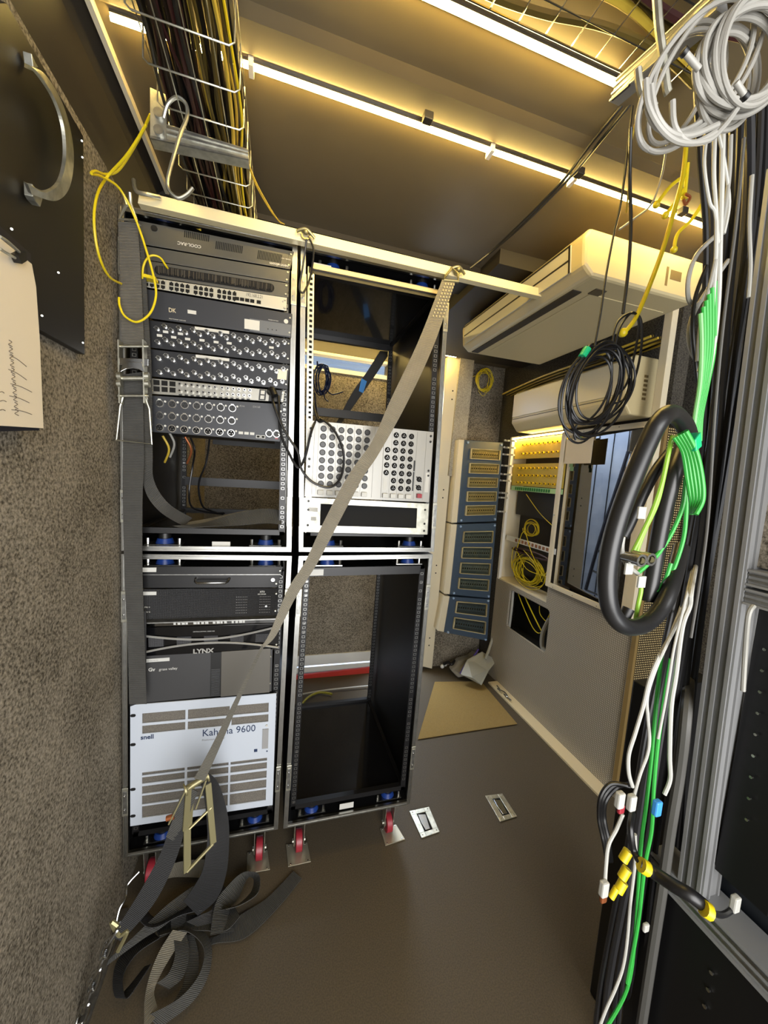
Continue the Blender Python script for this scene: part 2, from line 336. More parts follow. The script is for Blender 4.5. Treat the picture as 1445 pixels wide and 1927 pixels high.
latch_plate([(465, 1605), (503, 1600), (508, 1637), (464, 1645)], 'steel plate under the castor of the left rack', False)

# ------------------------------------------------------------------ flight case racks
bnc = MB().use(CHROME).cyl((0, 0, 0), (0, -.004, 0), .0085, k=6).cyl((0, -.004, 0), (0, -.016, 0), .0058, k=10); bnc.use(SINK).cyl((0, -.016, 0), (0, -.0165, 0), .0035, k=8); bnc.use(ALUD).cyl((0, -.0165, 0), (0, -.018, 0), .001, k=6).cyl((-.008, -.012, 0), (.008, -.012, 0), .0015, k=6)
BNC = shared(bnc, 'bnc_connector')
x_ = MB().use(CHROME).ring((0, 0, 0), (0, -1, 0), .0125, .0105, .004); x_.use(BLK).cyl((0, 0, 0), (0, -.0015, 0), .0105, k=16); x_.use(SINK)
for a in (90, 210, 330): x_.cyl((.005*math.cos(math.radians(a)), -.0015, .005*math.sin(math.radians(a))), (.005*math.cos(math.radians(a)), -.002, .005*math.sin(math.radians(a))), .0016, k=6)
x_.use(CHROME).box((-.005, -.005, .0105), (.005, -.001, .0145)); XF = shared(x_, 'xlr_socket')
x_ = MB().use(CHROME).ring((0, 0, 0), (0, -1, 0), .0125, .0098, .005); x_.use(SINK).cyl((0, 0, 0), (0, -.001, 0), .0098, k=16); x_.use(CHROME)
for a in (90, 210, 330): x_.cyl((.005*math.cos(math.radians(a)), -.001, .005*math.sin(math.radians(a))), (.005*math.cos(math.radians(a)), -.004, .005*math.sin(math.radians(a))), .0016, k=6)
XM = shared(x_, 'xlr_plug')
x_ = MB().use(mat('xlr_dark', '2a2a2c', .4)).cyl((0, 0, 0), (0, -.003, 0), .0115, k=16); x_.use(SINK).ring((0, -.003, 0), (0, -1, 0), .0105, .009, .0006)
x_.use(STEEL)
for a in (45, 225): x_.cyl((.016*math.cos(math.radians(a)), 0, .016*math.sin(math.radians(a))), (.016*math.cos(math.radians(a)), -.0012, .016*math.sin(math.radians(a))), .0017, k=6)
XD = shared(x_, 'dark_socket')
x_ = MB().use(SINK).cyl((0, 0, 0), (0, -.002, 0), .011, k=16); x_.use(CHROME)
for a in (90, 210, 330): x_.cyl((.004*math.cos(math.radians(a)), -.002, .004*math.sin(math.radians(a))), (.004*math.cos(math.radians(a)), -.004, .004*math.sin(math.radians(a))), .0016, k=6)
XP = shared(x_, 'pin_socket')

def castor(t, x, y, z0):
    # wheel axis along x
    R_ = .042
    w = MB().use(RED).cyl((x-.014, y, R_), (x+.014, y, R_), R_, k=24); w.use(STEEL).cyl((x-.017, y, R_), (x+.017, y, R_), .016, k=14)
    wheel = w
    w = MB().use(STEEL)
    for s in (-1, 1): w.prism([(x+s*.019, y-.016, R_-.012), (x+s*.019, y+.016, R_-.012), (x+s*.019, y+.034, z0-.012), (x+s*.019, y-.034, z0-.012)], (s*.003, 0, 0)); w.cyl((x+s*.022, y, R_), (x+s*.028, y, R_), .008, k=8)
    w.box((x-.034, y-.04, z0-.014), (x+.034, y+.04, z0-.004)); f_ = w.build('castor', None, t); wheel.build('wheel', None, f_, smooth=True, bevel=.003)
def case(corners, label, castors=False, rail_l='d', rail_r='d', topbar=True):
    q = Qp(corners, y=0.); t = thing('flight_case', label, 'flight case', q.bot, 'rack flight cases')
    D = .74; e = .017/q.W; g = .017/q.H; th = .009/q.W; tv = .009/q.H
    for nm, a in (('side_panel', (0, 0, th, 1)), ('side_panel', (1-th, 0, 1, 1)), ('top_panel', (th, 0, 1-th, tv)), ('bottom_panel', (th, 1-tv, 1-th, 1))):
        w = MB(); q.box(w, *a, -D, -.002); w.build(nm, BLK, t)
    for dd, nm in ((0, 'front_trim'), (-D-.004, 'back_trim')):
        w = MB().use(ALU)
        for a in ((0, 0, e, 1), (1-e, 0, 1, 1), (e, 0, 1-e, g), (e, 1-g, 1-e, 1)): q.box(w, *a, dd-.008, dd+.004)
        w.use(ALUD)
        for a in ((e*.3, g*.3, e*.42, 1-g*.3), (e*.62, g, e*.74, 1-g), (1-e*.42, g*.3, 1-e*.3, 1-g*.3), (1-e*.74, g, 1-e*.62, 1-g), (e, g*.3, 1-e, g*.45), (e, 1-g*.45, 1-e, 1-g*.3)): q.box(w, *a, dd+.004, dd+.0065)
        w.build(nm, None, t)
    # inner steel rack frame on blue shock mounts
    i0, i1, j0, j1 = .05, .95, .045, .945
    for a, ja, jb in (((i0, j0, i1, j0+.03), j0, j0+.012), ((i0, j1-.018, i1, j1), j1-.012, j1)):
        w = MB().use(BLKM); q.box(w, *a, -.035, -.012); q.box(w, *a, -D+.05, -D+.075)
        for uu in (i0, i1-.03): q.box(w, uu, ja, uu+.03, jb, -D+.05, -.012)
        w.build('inner_frame', None, t)
    w = MB().use(BLKG); q.box(w, i0+.03, j1-.006, i1-.03, j1, -D+.06, -.03); w.build('base_tray', None, t)
    w = MB().use(BLKG); q.box(w, i0+.0, j0, i1-.0, j0+.006, -D+.06, -.03); w.build('top_tray', None, t)
    for side, uu in ((0, .045), (1, .915)):
        for dep, nm in ((-.012, 'rack_rail'), (-D+.07, 'rack_rail')):
            w = MB(); front = dep > -.1; kind = (rail_l if side == 0 else rail_r) if front else 'd'
            w.use(STEEL if kind == 'l' else BLKM); q.box(w, uu, j0+.01, uu+.04, j1-.01, dep-.012, dep)
            n = 52; w.use(SINK if kind == 'l' else ALUD)
            for k in range(n):
                v = j0+.03+(j1-j0-.06)*k/(n-1)
                if kind == 'l': q.box(w, uu+.012, v-.0042, uu+.030, v+.0042, dep, dep+.0006)
                else:
                    a0, a1, b = uu+.010, uu+.032, .0046
                    if random.random() < .93:
                        for bb in ((a0, v-b, a0+.003, v+b), (a1-.003, v-b, a1, v+b), (a0, v-b, a1, v-b+.0012), (a0, v+b-.0012, a1, v+b)): q.box(w, *bb, dep, dep+.0006)
                        if random.random() < .12: w.use(CHROME); q.cyl(w, (a0+a1)/2, v, .003, dep, dep+.003, k=6); w.use(ALUD)
            w.build(nm, None, t)
    for uu in (.19, .81):
        for vv, up in ((.968, 1), (.024, 1)):
            for dep in (-.05, -D+.12):
                c = q(uu+.02, vv, dep); w = MB().use(BLU).cyl(c-Vector((0, 0, .016)), c+Vector((0, 0, .002)), .030, .024, 20); w.use(BLK).cyl(c+Vector((0, 0, .002)), c+Vector((0, 0, .02)), .020, k=14)
                w.use(ALU).box(c-Vector((.058, .03, .021)), c+Vector((.058, .03, -.017)))
                for sx_ in (-.05, .05): w.cyl(c+Vector((sx_, -.015, -.018)), c+Vector((sx_, -.015, .004)), .006, k=8)
                w.build('shock_mount', None, t, smooth=True)
    # butterfly latches folded over both edges
    for v in ((.16, .80) if castors else (.14, .86)):
        for uu in (.0, 1-e*1.15):
            w = MB().use(STEEL); hh = .055/q.H; q.box(w, uu, v-hh, uu+e*1.15, v+hh, .0065, .0105); w.use(ALUD); q.box(w, uu+e*.2, v-hh*.8, uu+e*.95, v+hh*.8, .0105, .0125)
            w.use(CHROME); q.screws(w, [(uu+e*.5, v-hh*.5), (uu+e*.5, v+hh*.5)], .004, .016); w.build('latch', None, t, bevel=.001)
    if castors:
        z0 = min(q(0, 1).z, q(1, 1).z)
        for uu in (.13, .87):
            for yy in (.075, D-.08):
                c = q(uu, 1); castor(t, c.x, yy, z0+(.0 if uu < .5 else .0)+.004)
    return q, t
LU, tLU = case([(223, 385), (560, 458), (548, 1038), (229, 1036)], 'upper left black flight case packed with patch panels')
RU, tRU = case([(566, 460), (846, 522), (816, 1038), (562, 1038)], 'upper right black flight case with the silver audio panel', rail_l='l')
LL, tLL = case([(229, 1042), (549, 1046), (523, 1559), (232, 1613)], 'lower left black flight case with the white mixer frame, on red castors', True)
RL, tRL = case([(562, 1046), (814, 1043), (771, 1512), (533, 1558)], 'lower right empty black flight case on red castors', True)
for q, t, s, uv in ((LU, tLU, '', (.12, .045)), (RL, tRL, 'EVS', (.07, .058)), (RL, tRL, '', (.42, .965)), (LU, tLU, '', (.5, .978)), (RU, tRU, '', (.08, .048))):
    w = MB(); q.box(w, uv[0], uv[1]-.008, uv[0]+.11, uv[1]+.014, -.012, -.0105); w.build('label_sticker', LABELM, t)

def panel(c, name, label, cat, m, y=-.006, th=.003, body=.3, bodym=None, group='rack units in the flight cases', bev=.0008):
    q = Qp(c, y=y); t = thing(name, label, cat, q.bot, group)
    w = MB(); q.box(w, 0, .01, 1, .99, -th, 0); w.build('front_panel', m, t, bevel=bev)
    if body:
        w = MB(); q.box(w, .055, .06, .945, .94, -body, -th); w.build('chassis', bodym or BLKM, t)
    w = MB(); q.screws(w, [(u, v) for u in (.985, .015) for v in ((.2, .8) if q.H > .03 else (.5,))], .0042, .003); w.build('rack_screws', STEEL, t)
    return q, t
def vents(q, t, u0_, v0_, u1_, v1_, n):
    w = MB()
    for i in range(n):
        a = u0_+(u1_-u0_)*i/n; q.box(w, a, v0_, a+(u1_-u0_)/n*.55, v1_, 0, .0006)
    w.build('vent_slots', SINK, t)
# 1 fan panel, mounted upside down
q, t = panel([(258, 414), (553, 473), (546, 507), (258, 458)], 'fan_panel', 'grey vented fan panel with upside-down lettering, topmost in left rack', 'rack panel', MGREY)
vents(q, t, .28, .05, .44, .35, 14); vents(q, t, .48, .25, .66, .62, 16); vents(q, t, .76, .3, .93, .75, 16)
w = MB(); q.box(w, .97, .0, .972, .9, 0, .001); q.slot(w, .08, .1, .12, .35, 0, .003); w.build('fan_badge', BLKM, t)
text('COOL-RAC', q, .39, .60, .010, LABELM, t, flip=True, bold=.02); text('penn·elcom', q, 1.0-.015, .80, .010, LABELM, t, flip=True, bold=.02); text('MODEL 1010', q, .99, .46, .004, LABELM, t, flip=True)
q, t = panel([(258, 460), (546, 509), (543, 532), (259, 486)], 'blank_panel', 'plain grey blank panel under the vented fan panel', 'rack panel', MGREY, body=0)
# brush panel
q, t = panel([(259, 487), (543, 533), (541, 560), (260, 517)], 'brush_panel', 'grey brush strip panel above the network switch', 'rack panel', MGREY, body=0)
w = MB(); q.slot(w, .10, .22, .90, .82, 0, .0012); w.build('slot', SINK, t)
w = MB().use(mat('bristle', '4a443a', .8)).use(mat('bristle_dark', '1d1a16', .8))
for i in range(150):
    u = .115+.77*i/149; w.use(MATS['bristle'] if random.random() < .35 else MATS['bristle_dark']); q.box(w, u, .28, u+.003, .62+.16*random.random(), .0012, .003+.003*random.random())
w.build('bristles', None, t)
# network switch
q, t = panel([(262, 519), (540, 560), (539, 585), (262, 538)], 'network_switch', 'silver network switch with rows of black ports and yellow plugs', 'network switch', SILV, y=-.009)
for gi in range(4):
    for k in range(4):
        for v in (.34, .72):
            u = .03+gi*.158+k*.035; w = MB(); q.box(w, u, v-.14, u+.026, v+.14, 0, .0008); q.box(w, u+.008, v-.22 if v < .5 else v+.1, u+.018, v-.1 if v < .5 else v+.22, 0, .0008); w.build('network_port', SINK, t)
for k in range(5): w = MB(); u = (.52, .556, .592, .628, .675)[k]+.105; q.box(w, u, .55, u+.03, .82, 0, .001); w.build('fibre_port', SINK, t)
text('192.168.2.21', q, .70, .36, .008, mat('pencil', '55524a', .7), t)
w = MB(); q.cyl(w, .97, .35, .003, 0, .001); w.build('logo', INK, t)
# grey processor
q, t = panel([(262, 541), (550, 590), (548, 636), (266, 597)], 'signal_processor', 'dark grey rack unit with a round white sticker and a serial plate', 'rack unit', DGREY, y=-.007)
w = MB(); q.box(w, .70, .47, .995, .95, 0, .0015); w.build('status_plate', SGREY, t)
w = MB(); q.box(w, .665, .52, .77, .9, .0015, .003); w.build('serial_label', LABELM, t)
w = MB(); q.box(w, .29, .50, .345, .63, 0, .001); w.build('name_label', LABELM, t)
w = MB(); q.cyl(w, .957, .36, .0075, 0, .001, k=20); w.build('round_sticker', LABELM, t)
w = MB()
for u in (.83, .86, .89): q.cyl(w, u, .78, .002, .0015, .0025, k=8)
w.build('status_lights', BLK, t)
text('DK', q, .17, .68, .014, mat('warm_ink', 'b5aa90', .5), t, bold=.02, sx=.8); text('PRESENTATION', q, .83, .42, .0035, LABELM, t); text('MULTI FORMAT SWITCHER', q, .17, .93, .003, LABELM, t)
# BNC patch panels
def bnc_panel(c, label, rows, strip, tags):
    q, t = panel(c, 'bnc_patch_panel', label, 'patch panel', mat('patch_grey', '222327', .4, .3), body=.05)
    for r_, (v, off) in enumerate(rows):
        for k in range(10):
            u = .10+off+k*.0905
            if u < .97: put(BNC, 'bnc_connector', t, q(u, v, 0))
    w = MB(); q.box(w, *strip, 0, .001); w.build('title_strip', LABELM, t)
    text('Broadcasting Services Ltd', q, strip[0]+.02, strip[3]-.02, .004, INK, t)
    for u, v in tags: w = MB(); q.box(w, u-.017, v-.045, u+.017, v+.045, 0, .001); w.build('paper_tag', LABELM, t)
    return q, t
bnc_panel([(268, 600), (547, 638), (545, 685), (272, 653)], 'upper patch panel of silver bnc connectors with white paper tags', [(.18, .04), (.30, -.01), (.66, .04), (.78, -.01)], (.33, .02, .56, .13), [(.14, .36), (.235, .36), (.10, .52), (.19, .52), (.28, .52), (.375, .50), (.47, .50), (.56, .48), (.86, .44)])
q, t = bnc_panel([(272, 655), (545, 687), (541, 733), (276, 708)], 'lower patch panel of silver bnc connectors with a paper note at right', [(.20, .04), (.32, -.01), (.70, .04), (.82, -.01)], (.33, .02, .56, .13), [])
w = MB(); q.box(w, .915, .22, .985, .62, 0, .0015); w.build('paper_note', PAPER, t); text('I OP', q, .925, .38, .006, BLK, t); text('SPARE', q, .92, .57, .006, BLK, t)
# video hub
q, t = panel([(280, 711), (536, 736), (533, 757), (281, 741)], 'video_hub', 'silver one-unit panel packed with small coax sockets and black latches', 'rack unit', mat('hub_silver', '8e8c84', .35, .6), y=-.008)
sm = MB().use(CHROME).cyl((0, 0, 0), (0, -.010, 0), .0052, k=10); sm.use(SINK).cyl((0, -.010, 0), (0, -.0104, 0), .0028, k=8); SM = shared(sm, 'coax_socket')
for k in range(13):
    for v in (.24, .68): put(SM, 'coax_socket', t, q(.215+k*.042+(.01 if k > 6 else 0), v, 0))
for k, u in enumerate((.03, .085, .14)):
    for v in (.25, .66): w = MB(); q.box(w, u, v-.16, u+.042, v+.16, 0, .0008); w.build('network_port', SINK, t)
w = MB()
for k in range(13): q.box(w, .205+k*.042, .9, .228+k*.042, 1.0, 0, .002)
w.build('latch_tabs', BLK, t)
w = MB(); q.box(w, .80, .05, .855, .95, 0, .001); q.box(w, .88, .0, .98, 1., 0, .006); w.build('power_inlets', BLK, t)
w = MB(); q.box(w, .812, .15, .843, .45, .001, .002); q.box(w, .812, .55, .843, .85, .001, .002); w.build('inlet_faces', LABELM, t)
# audio stage box
q, t = panel([(280, 743), (533, 760), (527, 832), (281, 813)], 'audio_stage_box', 'dark grey audio stage box with three rows of round sockets', 'rack unit', mat('stage_grey', '292b30', .42, .2), body=.25)
for r_, (v, me) in enumerate(((.21, XF), (.54, XF), (.86, XM))):
    for k in range(7): put(me, ('xlr_socket', 'xlr_socket', 'xlr_plug')[r_], t, q(.075+.088*k, v-.0, 0)); w = MB(); q.cyl(w, .112+.088*k, v-.06, .0035, 0, .0012, k=10); w.build('name_dot', LABELM, t)
for k in range(3): w = MB(); q.box(w, .66+.045*k, .80, .695+.045*k, .87, 0, .001); w.build('button_label', LABELM, t)
for u, s in ((.80, .014), (.84, .011)): w = MB().use(LABELM); q.box(w, u, .86, u+.035, .94, 0, .001); w.use(SINK); q.box(w, u+.006, .875, u+.029, .925, .001, .0016); w.build('data_port', None, t)
for u in (.905, .965): put(XF, 'network_socket', t, q(u, .80, 0))
w = MB(); q.box(w, .955, .90, .98, .93, 0, .001); w.build('red_mark', RED, t)
text('dLive', q, .655, .15, .006, INK, t); text('DX168', q, .76, .15, .006, INK, t)
# label strips down the right of the bay
w = MB(); LU.box(w, .965, .72, .985, .78, -.011, -.009); w.build('label_sticker', LABELM, tLU)
# ---- lower left
q, t = panel([(262, 1066), (533, 1066), (521, 1106), (262, 1107)], 'rack_drawer', 'black rack drawer with a chrome bar handle', 'drawer', BLKM)
w = MB(); q.box(w, .0, .36, 1, .39, 0, .002); w.build('front_lip', ALUD, t)
h = [q(.38, .55, 0), q(.385, .62, .02), q(.40, .66, .028), q(.60, .66, .028), q(.615, .62, .02), q(.62, .55, 0)]
MB().tube(h, .0045, sm=False).build('handle', CHROME, t, smooth=True)
w = MB(); q.cyl(w, .95, .62, .007, 0, .004); w.build('lock', CHROME, t); w = MB(); q.box(w, .015, .05, .11, .25, 0, .001); w.build('label_sticker', LABELM, t); text('EVS1', q, .03, .2, .004, INK, t)
q, t = panel([(263, 1108), (524, 1106), (521, 1160), (264, 1168)], 'replay_server', 'black server with a perforated front and an arched rating plate', 'rack unit', mat('server_black', '131315', .4, .3, 'dots', 1100, '2a2a2c', .4))
w = MB()
for i in range(14):
    for j in range(7): q.cyl(w, .74+.2*(i % 7)/7*.45+(.12 if i > 6 else -.06), .30+j*.09, .0012, 0, .0008, k=6)
w.build('vent_holes', INK, t)
text('XT3', q, .855, .16, .007, LABELM, t, bold=.03); text('REC SERVER', q, .84, .23, .004, LABELM, t, bold=.03); text('PSU 1', q, .03, .60, .005, LABELM, t, bold=.03); text('PSU 2', q, .03, .75, .005, LABELM, t, bold=.03)
w = MB(); q.box(w, .015, .09, .11, .2, 0, .001); w.build('label_sticker', LABELM, t); w = MB(); q.cyl(w, .91, .62, .004, 0, .005); w.build('knob', CHROME, t)
w = MB(); q.box(w, .0, .965, 1, 1.0, 0, .03); w.build('bottom_lip', ALUD, t)
q, t = panel([(265, 1169), (523, 1161), (523, 1172), (266, 1180)], 'blank_panel', 'thin glossy silver panel with mirrored white lettering painted on', 'rack panel', mat('mirror_panel', '909090', .12, 1.), body=.2)
w = MB()
for i in range(20):
    if i % 5 != 4: q.box(w, .22+i*.028, .1, .236+i*.028+.004*(i % 3), .8, 0, .0008)
w.build('painted_reflection', LABELM, t)  # white bars painted in as the reflection of lettering
q, t = panel([(262, 1181), (526, 1173), (523, 1222), (264, 1236)], 'processing_frame', 'black vented frame with two silver arcs and large grey capital letters', 'rack unit', BLKG)
for a, b in (((.0, .18), (1.0, .02)),):
    pts = [q(u, .24+.30*math.sin(math.pi*u)-.16*u, .006) for u in [i/8 for i in range(9)]]; MB().tube(pts, .004, k=6).build('silver_arc', LSIL, t, smooth=True)
    pts = [q(u, 1.0-.40*math.sin(math.pi*(u*.8+.12)), .006) for u in [i/8 for i in range(9)]]; MB().tube(pts, .004, k=6).build('silver_arc', LSIL, t, smooth=True)
for k in range(5):
    w = MB(); u = .06+k*.19; q.box(w, u, .36, u+.10, .66, 0, .004); w.build('fan_grille', mat('grille_grey', '2a2a2c', .5, 0, 'dots', 800, '4a4a4c', .5), t)
text('LYNX', q, .36, .98, .017, LSIL, t, bold=.05, sx=1.15); text('CENTRALCONTROL | SERIES 5000', q, .36, .22, .0035, LABELM, t)
q, t = panel([(244, 1236), (513, 1218), (511, 1302), (244, 1326)], 'video_router', 'two-tone grey router front with a dark ribbed centre strip', 'rack unit', mat('router_dark', '3a3a3b', .45, .2))
w = MB(); q.box(w, .62, .01, .985, .985, .0005, .007); w.build('right_door', mat('router_light', '5b5852', .42, .3), t, bevel=.001)
w = MB().use(BLK); q.box(w, .545, .02, .62, .96, 0, .004); w.use(SGREY)
for i in range(20): q.box(w, .55, .38+i*.029, .612, .388+i*.029, .004, .006)
w.build('centre_strip', None, t)
w = MB(); q.box(w, .10, .07, .26, .14, 0, .001); w.build('label_sticker', LABELM, t); text('10.100.40.70', q, .11, .125, .005, INK, t)
text('Gv', q, .12, .33, .013, LABELM, t, bold=.04); text('grass valley', q, .19, .33, .0095, LABELM, t); text('Gv', q, .565, .25, .007, LABELM, t)
# white production switcher frame
q = Qp([(245, 1327), (520, 1305), (513, 1515), (245, 1555)], y=-.010); t = thing('vision_mixer', 'large white vented front of the vision mixer in bottom left rack', 'rack unit', q.bot, 'rack units in the flight cases')
us = [0, .075, .355, .372, .66, .675, .945, 1]; vs = [0, .075, .155, .175, .24, .56, .585, .60, .655, .675, .74, .755, .83, .845, .945, 1]
hl = {(i, j) for i in (1, 3, 5) for j in (1, 3, 5, 7, 9, 11, 13)}
w = MB(); q.grid_frame(w, us, vs, hl, -.004, 0); w.build('front_panel', KWH, t)
w = MB(); q.box(w, .04, .05, .97, .96, -.02, -.006); w.build('filter_mesh', mat('filter_mesh', '55504a', .7, .1, 'noise', 400, '6f6a61', .3), t)
w = MB(); q.box(w, .03, .04, .97, .96, -.4, -.02); w.build('chassis', BLKM, t)
w = MB()
for v in (.085, .32, .69, .915): q.slot(w, 0., v-.012, .035, v+.012, 0, .0008)
w.build('mounting_slots', SINK, t)
w = MB().use(INK); q.box(w, .905, .30, .95, .47, 0, .004); w.use(LABELM); q.cyl(w, .935, .27, .004, 0, .005); w.build('door_catch', None, t)
w = MB(); q.cyl(w, .943, .50, .003, 0, .001); q.box(w, .845, .47, .87, .495, 0, .0008); w.build('small_marks', NAVY, t)
text('Kahuna 9600', q, .47, .31, .028, NAVY, t, sx=.93); text('Production Switcher', q, .47, .35, .007, INK, t); text('snell', q, .065, .285, .017, NAVY, t, bold=.03)
# ---- upper right
q = Qp([(580, 791), (816, 813), (807, 945), (573, 934)], y=-.008); t = thing('audio_card_rack', 'silver audio card frame with columns of dark round sockets', 'rack unit', q.bot, 'rack units in the flight cases')
w = MB(); q.box(w, 0, .0, 1, 1, -.003, 0); w.build('front_panel', LSIL, t); w = MB(); q.box(w, .06, .05, .94, .95, -.3, -.003); w.build('chassis', STEEL, t)
SEAM = mat('card_seam', '77766f', .5)
for c in range(6):
    u = .115+c*.067; w = MB(); q.box(w, u-.034, .02, u-.033, .97, 0, .0012); w.build('card_edge', SEAM, t)
    for r_ in range(8): put(XD, 'dark_socket', t, q(u, .09+r_*.104, 0))
    w = MB(); q.box(w, u-.022, .905, u+.022, .965, 0, .012); w.build('card_ejector', LABELM, t, bevel=.001); text('ABCDEF'[c], q, u-.008, .95, .006, INK, t)
for c in range(4):
    u = .62+c*.064; rr = range(2, 6) if c == 0 else range(8)
    w = MB(); q.box(w, u-.033, .02, u-.032, .97, 0, .0012); w.build('card_edge', SEAM, t)
    for r_ in rr: put(XP, 'pin_socket', t, q(u, .09+r_*.105, 0))
    w = MB(); q.box(w, u-.022, .905, u+.022, .965, 0, .012); w.build('card_ejector', LABELM, t, bevel=.001)
for u in (.05, .51, .585, .86, .94): w = MB(); q.box(w, u, .02, u+.0015, .97, 0, .0012); w.build('card_edge', SEAM, t)
w = MB(); q.box(w, .885, .885, .925, .945, 0, .014); w.build('power_button', RED, t, bevel=.001)
for v in (.66, .79): w = MB(); q.box(w, .845, v-.08, .855, v+.06, 0, .002); w.build('ribbon_connector', BLK, t)
w = MB(); q.box(w, .845, .42, .857, .57, 0, .002); w.build('ribbon_connector', BLK, t)
for v in (.68, .80): put(XP, 'pin_socket', t, q(.90, v, 0)); w = MB(); q.screws(w, [(.88, v-.03), (.92, v+.03)], .003, .003); w.build('socket_screws', BLK, t)
w = MB(); q.box(w, .955, .58, .985, .86, 0, .001); w.build('label_sticker', LABELM, t); w = MB(); q.box(w, .60, .68, .635, .86, 0, .001); w.build('barcode', LABELM, t)
w = MB(); q.screws(w, [(.022, v) for v in (.1, .2, .5, .6)]+[(.978, v) for v in (.06, .14, .55, .62)], .005, .004); w.build('rack_screws', BLK, t)
q = Qp([(573, 936), (807, 948), (804, 1006), (571, 1001)], y=-.008); t = thing('cutout_panel', 'bare steel surround with a wide black opening under the audio frame', 'rack panel', q.bot, 'rack units in the flight cases')
w = MB(); q.grid_frame(w, [0, .12, .90, 1], [0, .16, .80, 1], {(1, 1)}, -.003, 0); w.build('surround', STEEL, t)
w = MB(); q.box(w, .11, .1, .91, .9, -.012, -.008); w.build('recess_back', SINK, t)
w = MB(); q.screws(w, [(.03, .1), (.03, .35), (.03, .8), (.97, .2), (.97, .65), (.97, .88)], .005, .003); w.build('rack_screws', BLK, t)
w = MB(); q.box(w, .03, .28, .10, .40, 0, .001); q.box(w, .05, .55, .09, .66, 0, .001); w.build('rating_label', LABELM, t); 
# tan-lit front bar of the upper right rack's frame is part of that case
w = MB(); RU.box(w, .07, .047, .97, .062, -.012, -.004); w.build('front_bar', mat('bare_bar', 'a89c86', .4, .5), tRU)
w = MB(); RU.box(w, .05, .40, .95, .44, -.69, -.67); w.build('rear_cross_bar', BLKM, tRU)
w = MB(); LU.box(w, .15, .775, .95, .81, -.50, -.48); w.build('rear_cross_bar', BLKM, tLU)
w = MB(); LU.box(w, .3, .1, .95, .62, -.7, -.69); w.build('rear_cover', BLK, tLU)
# things in the upper left bay
def web(parts, name, m, parent, th=.0022, n_=8):
    w = MB()
    for Lp, Rp in parts: w.ribbon(Lp, Rp, th, n_)
    return w.build(name, m, parent)
def yv(pts): return [P(a, b, y=c) for a, b, c in pts]
cbl_n = {}
def cable(label, m, r, pts, group=None, name='cable', cat='cable', ax='y', k=8, parent=None):
    pp = [P(a, b, **{ax: c}) for a, b, c in pts]; pp = [P(a[0], a[1], x=.03 if ax == 'y' else .03) if p.x < .03 else p for a, p in zip(pts, pp)]
    w = MB().tube(pp, r, k)
    if parent: return w.build(name, m, parent, smooth=True)
    o = w.build(name, m, smooth=True); tag(o, label, cat, group); return o
cable('thin black lead hanging down inside the upper left rack bay', CBLK, .004, [(352, 810, .3), (366, 845, .35), (362, 880, .3), (356, 925, .3), (362, 955, .25), (400, 965, .2), (422, 966, .15)])
cable('second thin lead looping behind the one in the upper left bay', CBLK, .004, [(395, 820, .35), (388, 870, .4), (374, 910, .35), (380, 950, .3), (398, 962, .2), (420, 968, .18)])
for k, (x, y) in enumerate(((310, 850), (320, 840), (352, 852))):
    cable(('pale lead end tucked at far left under the stage box', 'pale lead end beside a black lead under the stage box', 'brown lead bundle under the stage box')[k], (YELD, CGRY, ORG)[k], .004, [(x-4, y-30, .1), (x+8, y-5, .12), (x, y+20, .16)])

# ------------------------------------------------------------------ top load bar
q = Qp([(262, 358), (1085, 559), (1083, 573), (259, 382)], y=-.05)
t = thing('load_bar', 'long cream steel bar lashed across the tops of both racks', 'bar', q.bot)
w = MB(); q.box(w, 0, 0, 1, 1, -.03, 0); w.build('bar', mat('cream_bar', 'dcd0a8', .4, .2), t, bevel=.001)
w = MB(); q.slot(w, .945, .15, .99, .55, 0, .002); w.build('end_slot', BRASS, t)
for u in (.37, .73):
    c = P(*((575, 443), (860, 512))[u > .5], y=-.055); w = MB().ring(c+Vector((0, 0, .0)), (0, -1, 0), .016, .011, .006); w.tube([c+Vector((-.03, -.004, .004)), c+Vector((0, -.014, .012)), c+Vector((.03, -.004, -.004))], .005); w.ball(c+Vector((0, -.012, .004)), .009)
    w.build('lashing_ring', BRASS, t, smooth=True)
c = q(.0, .3, .01); w = MB().tube([c+Vector((-.01, 0, .03)), c+Vector((.0, -.01, -.005)), c+Vector((.03, -.012, -.008)), c+Vector((.06, 0, .0))], .006); w.build('end_hook', STEEL, t, smooth=True)
# wire loop between the columns
cable('thin dark wire loop hanging over the latches between the rack tops', CBLK, .0035, [(580, 445, -.06), (590, 470, -.05), (584, 520, -.03), (571, 550, -.03), (563, 540, -.03), (570, 500, -.04), (577, 450, -.06)], name='wire_loop')

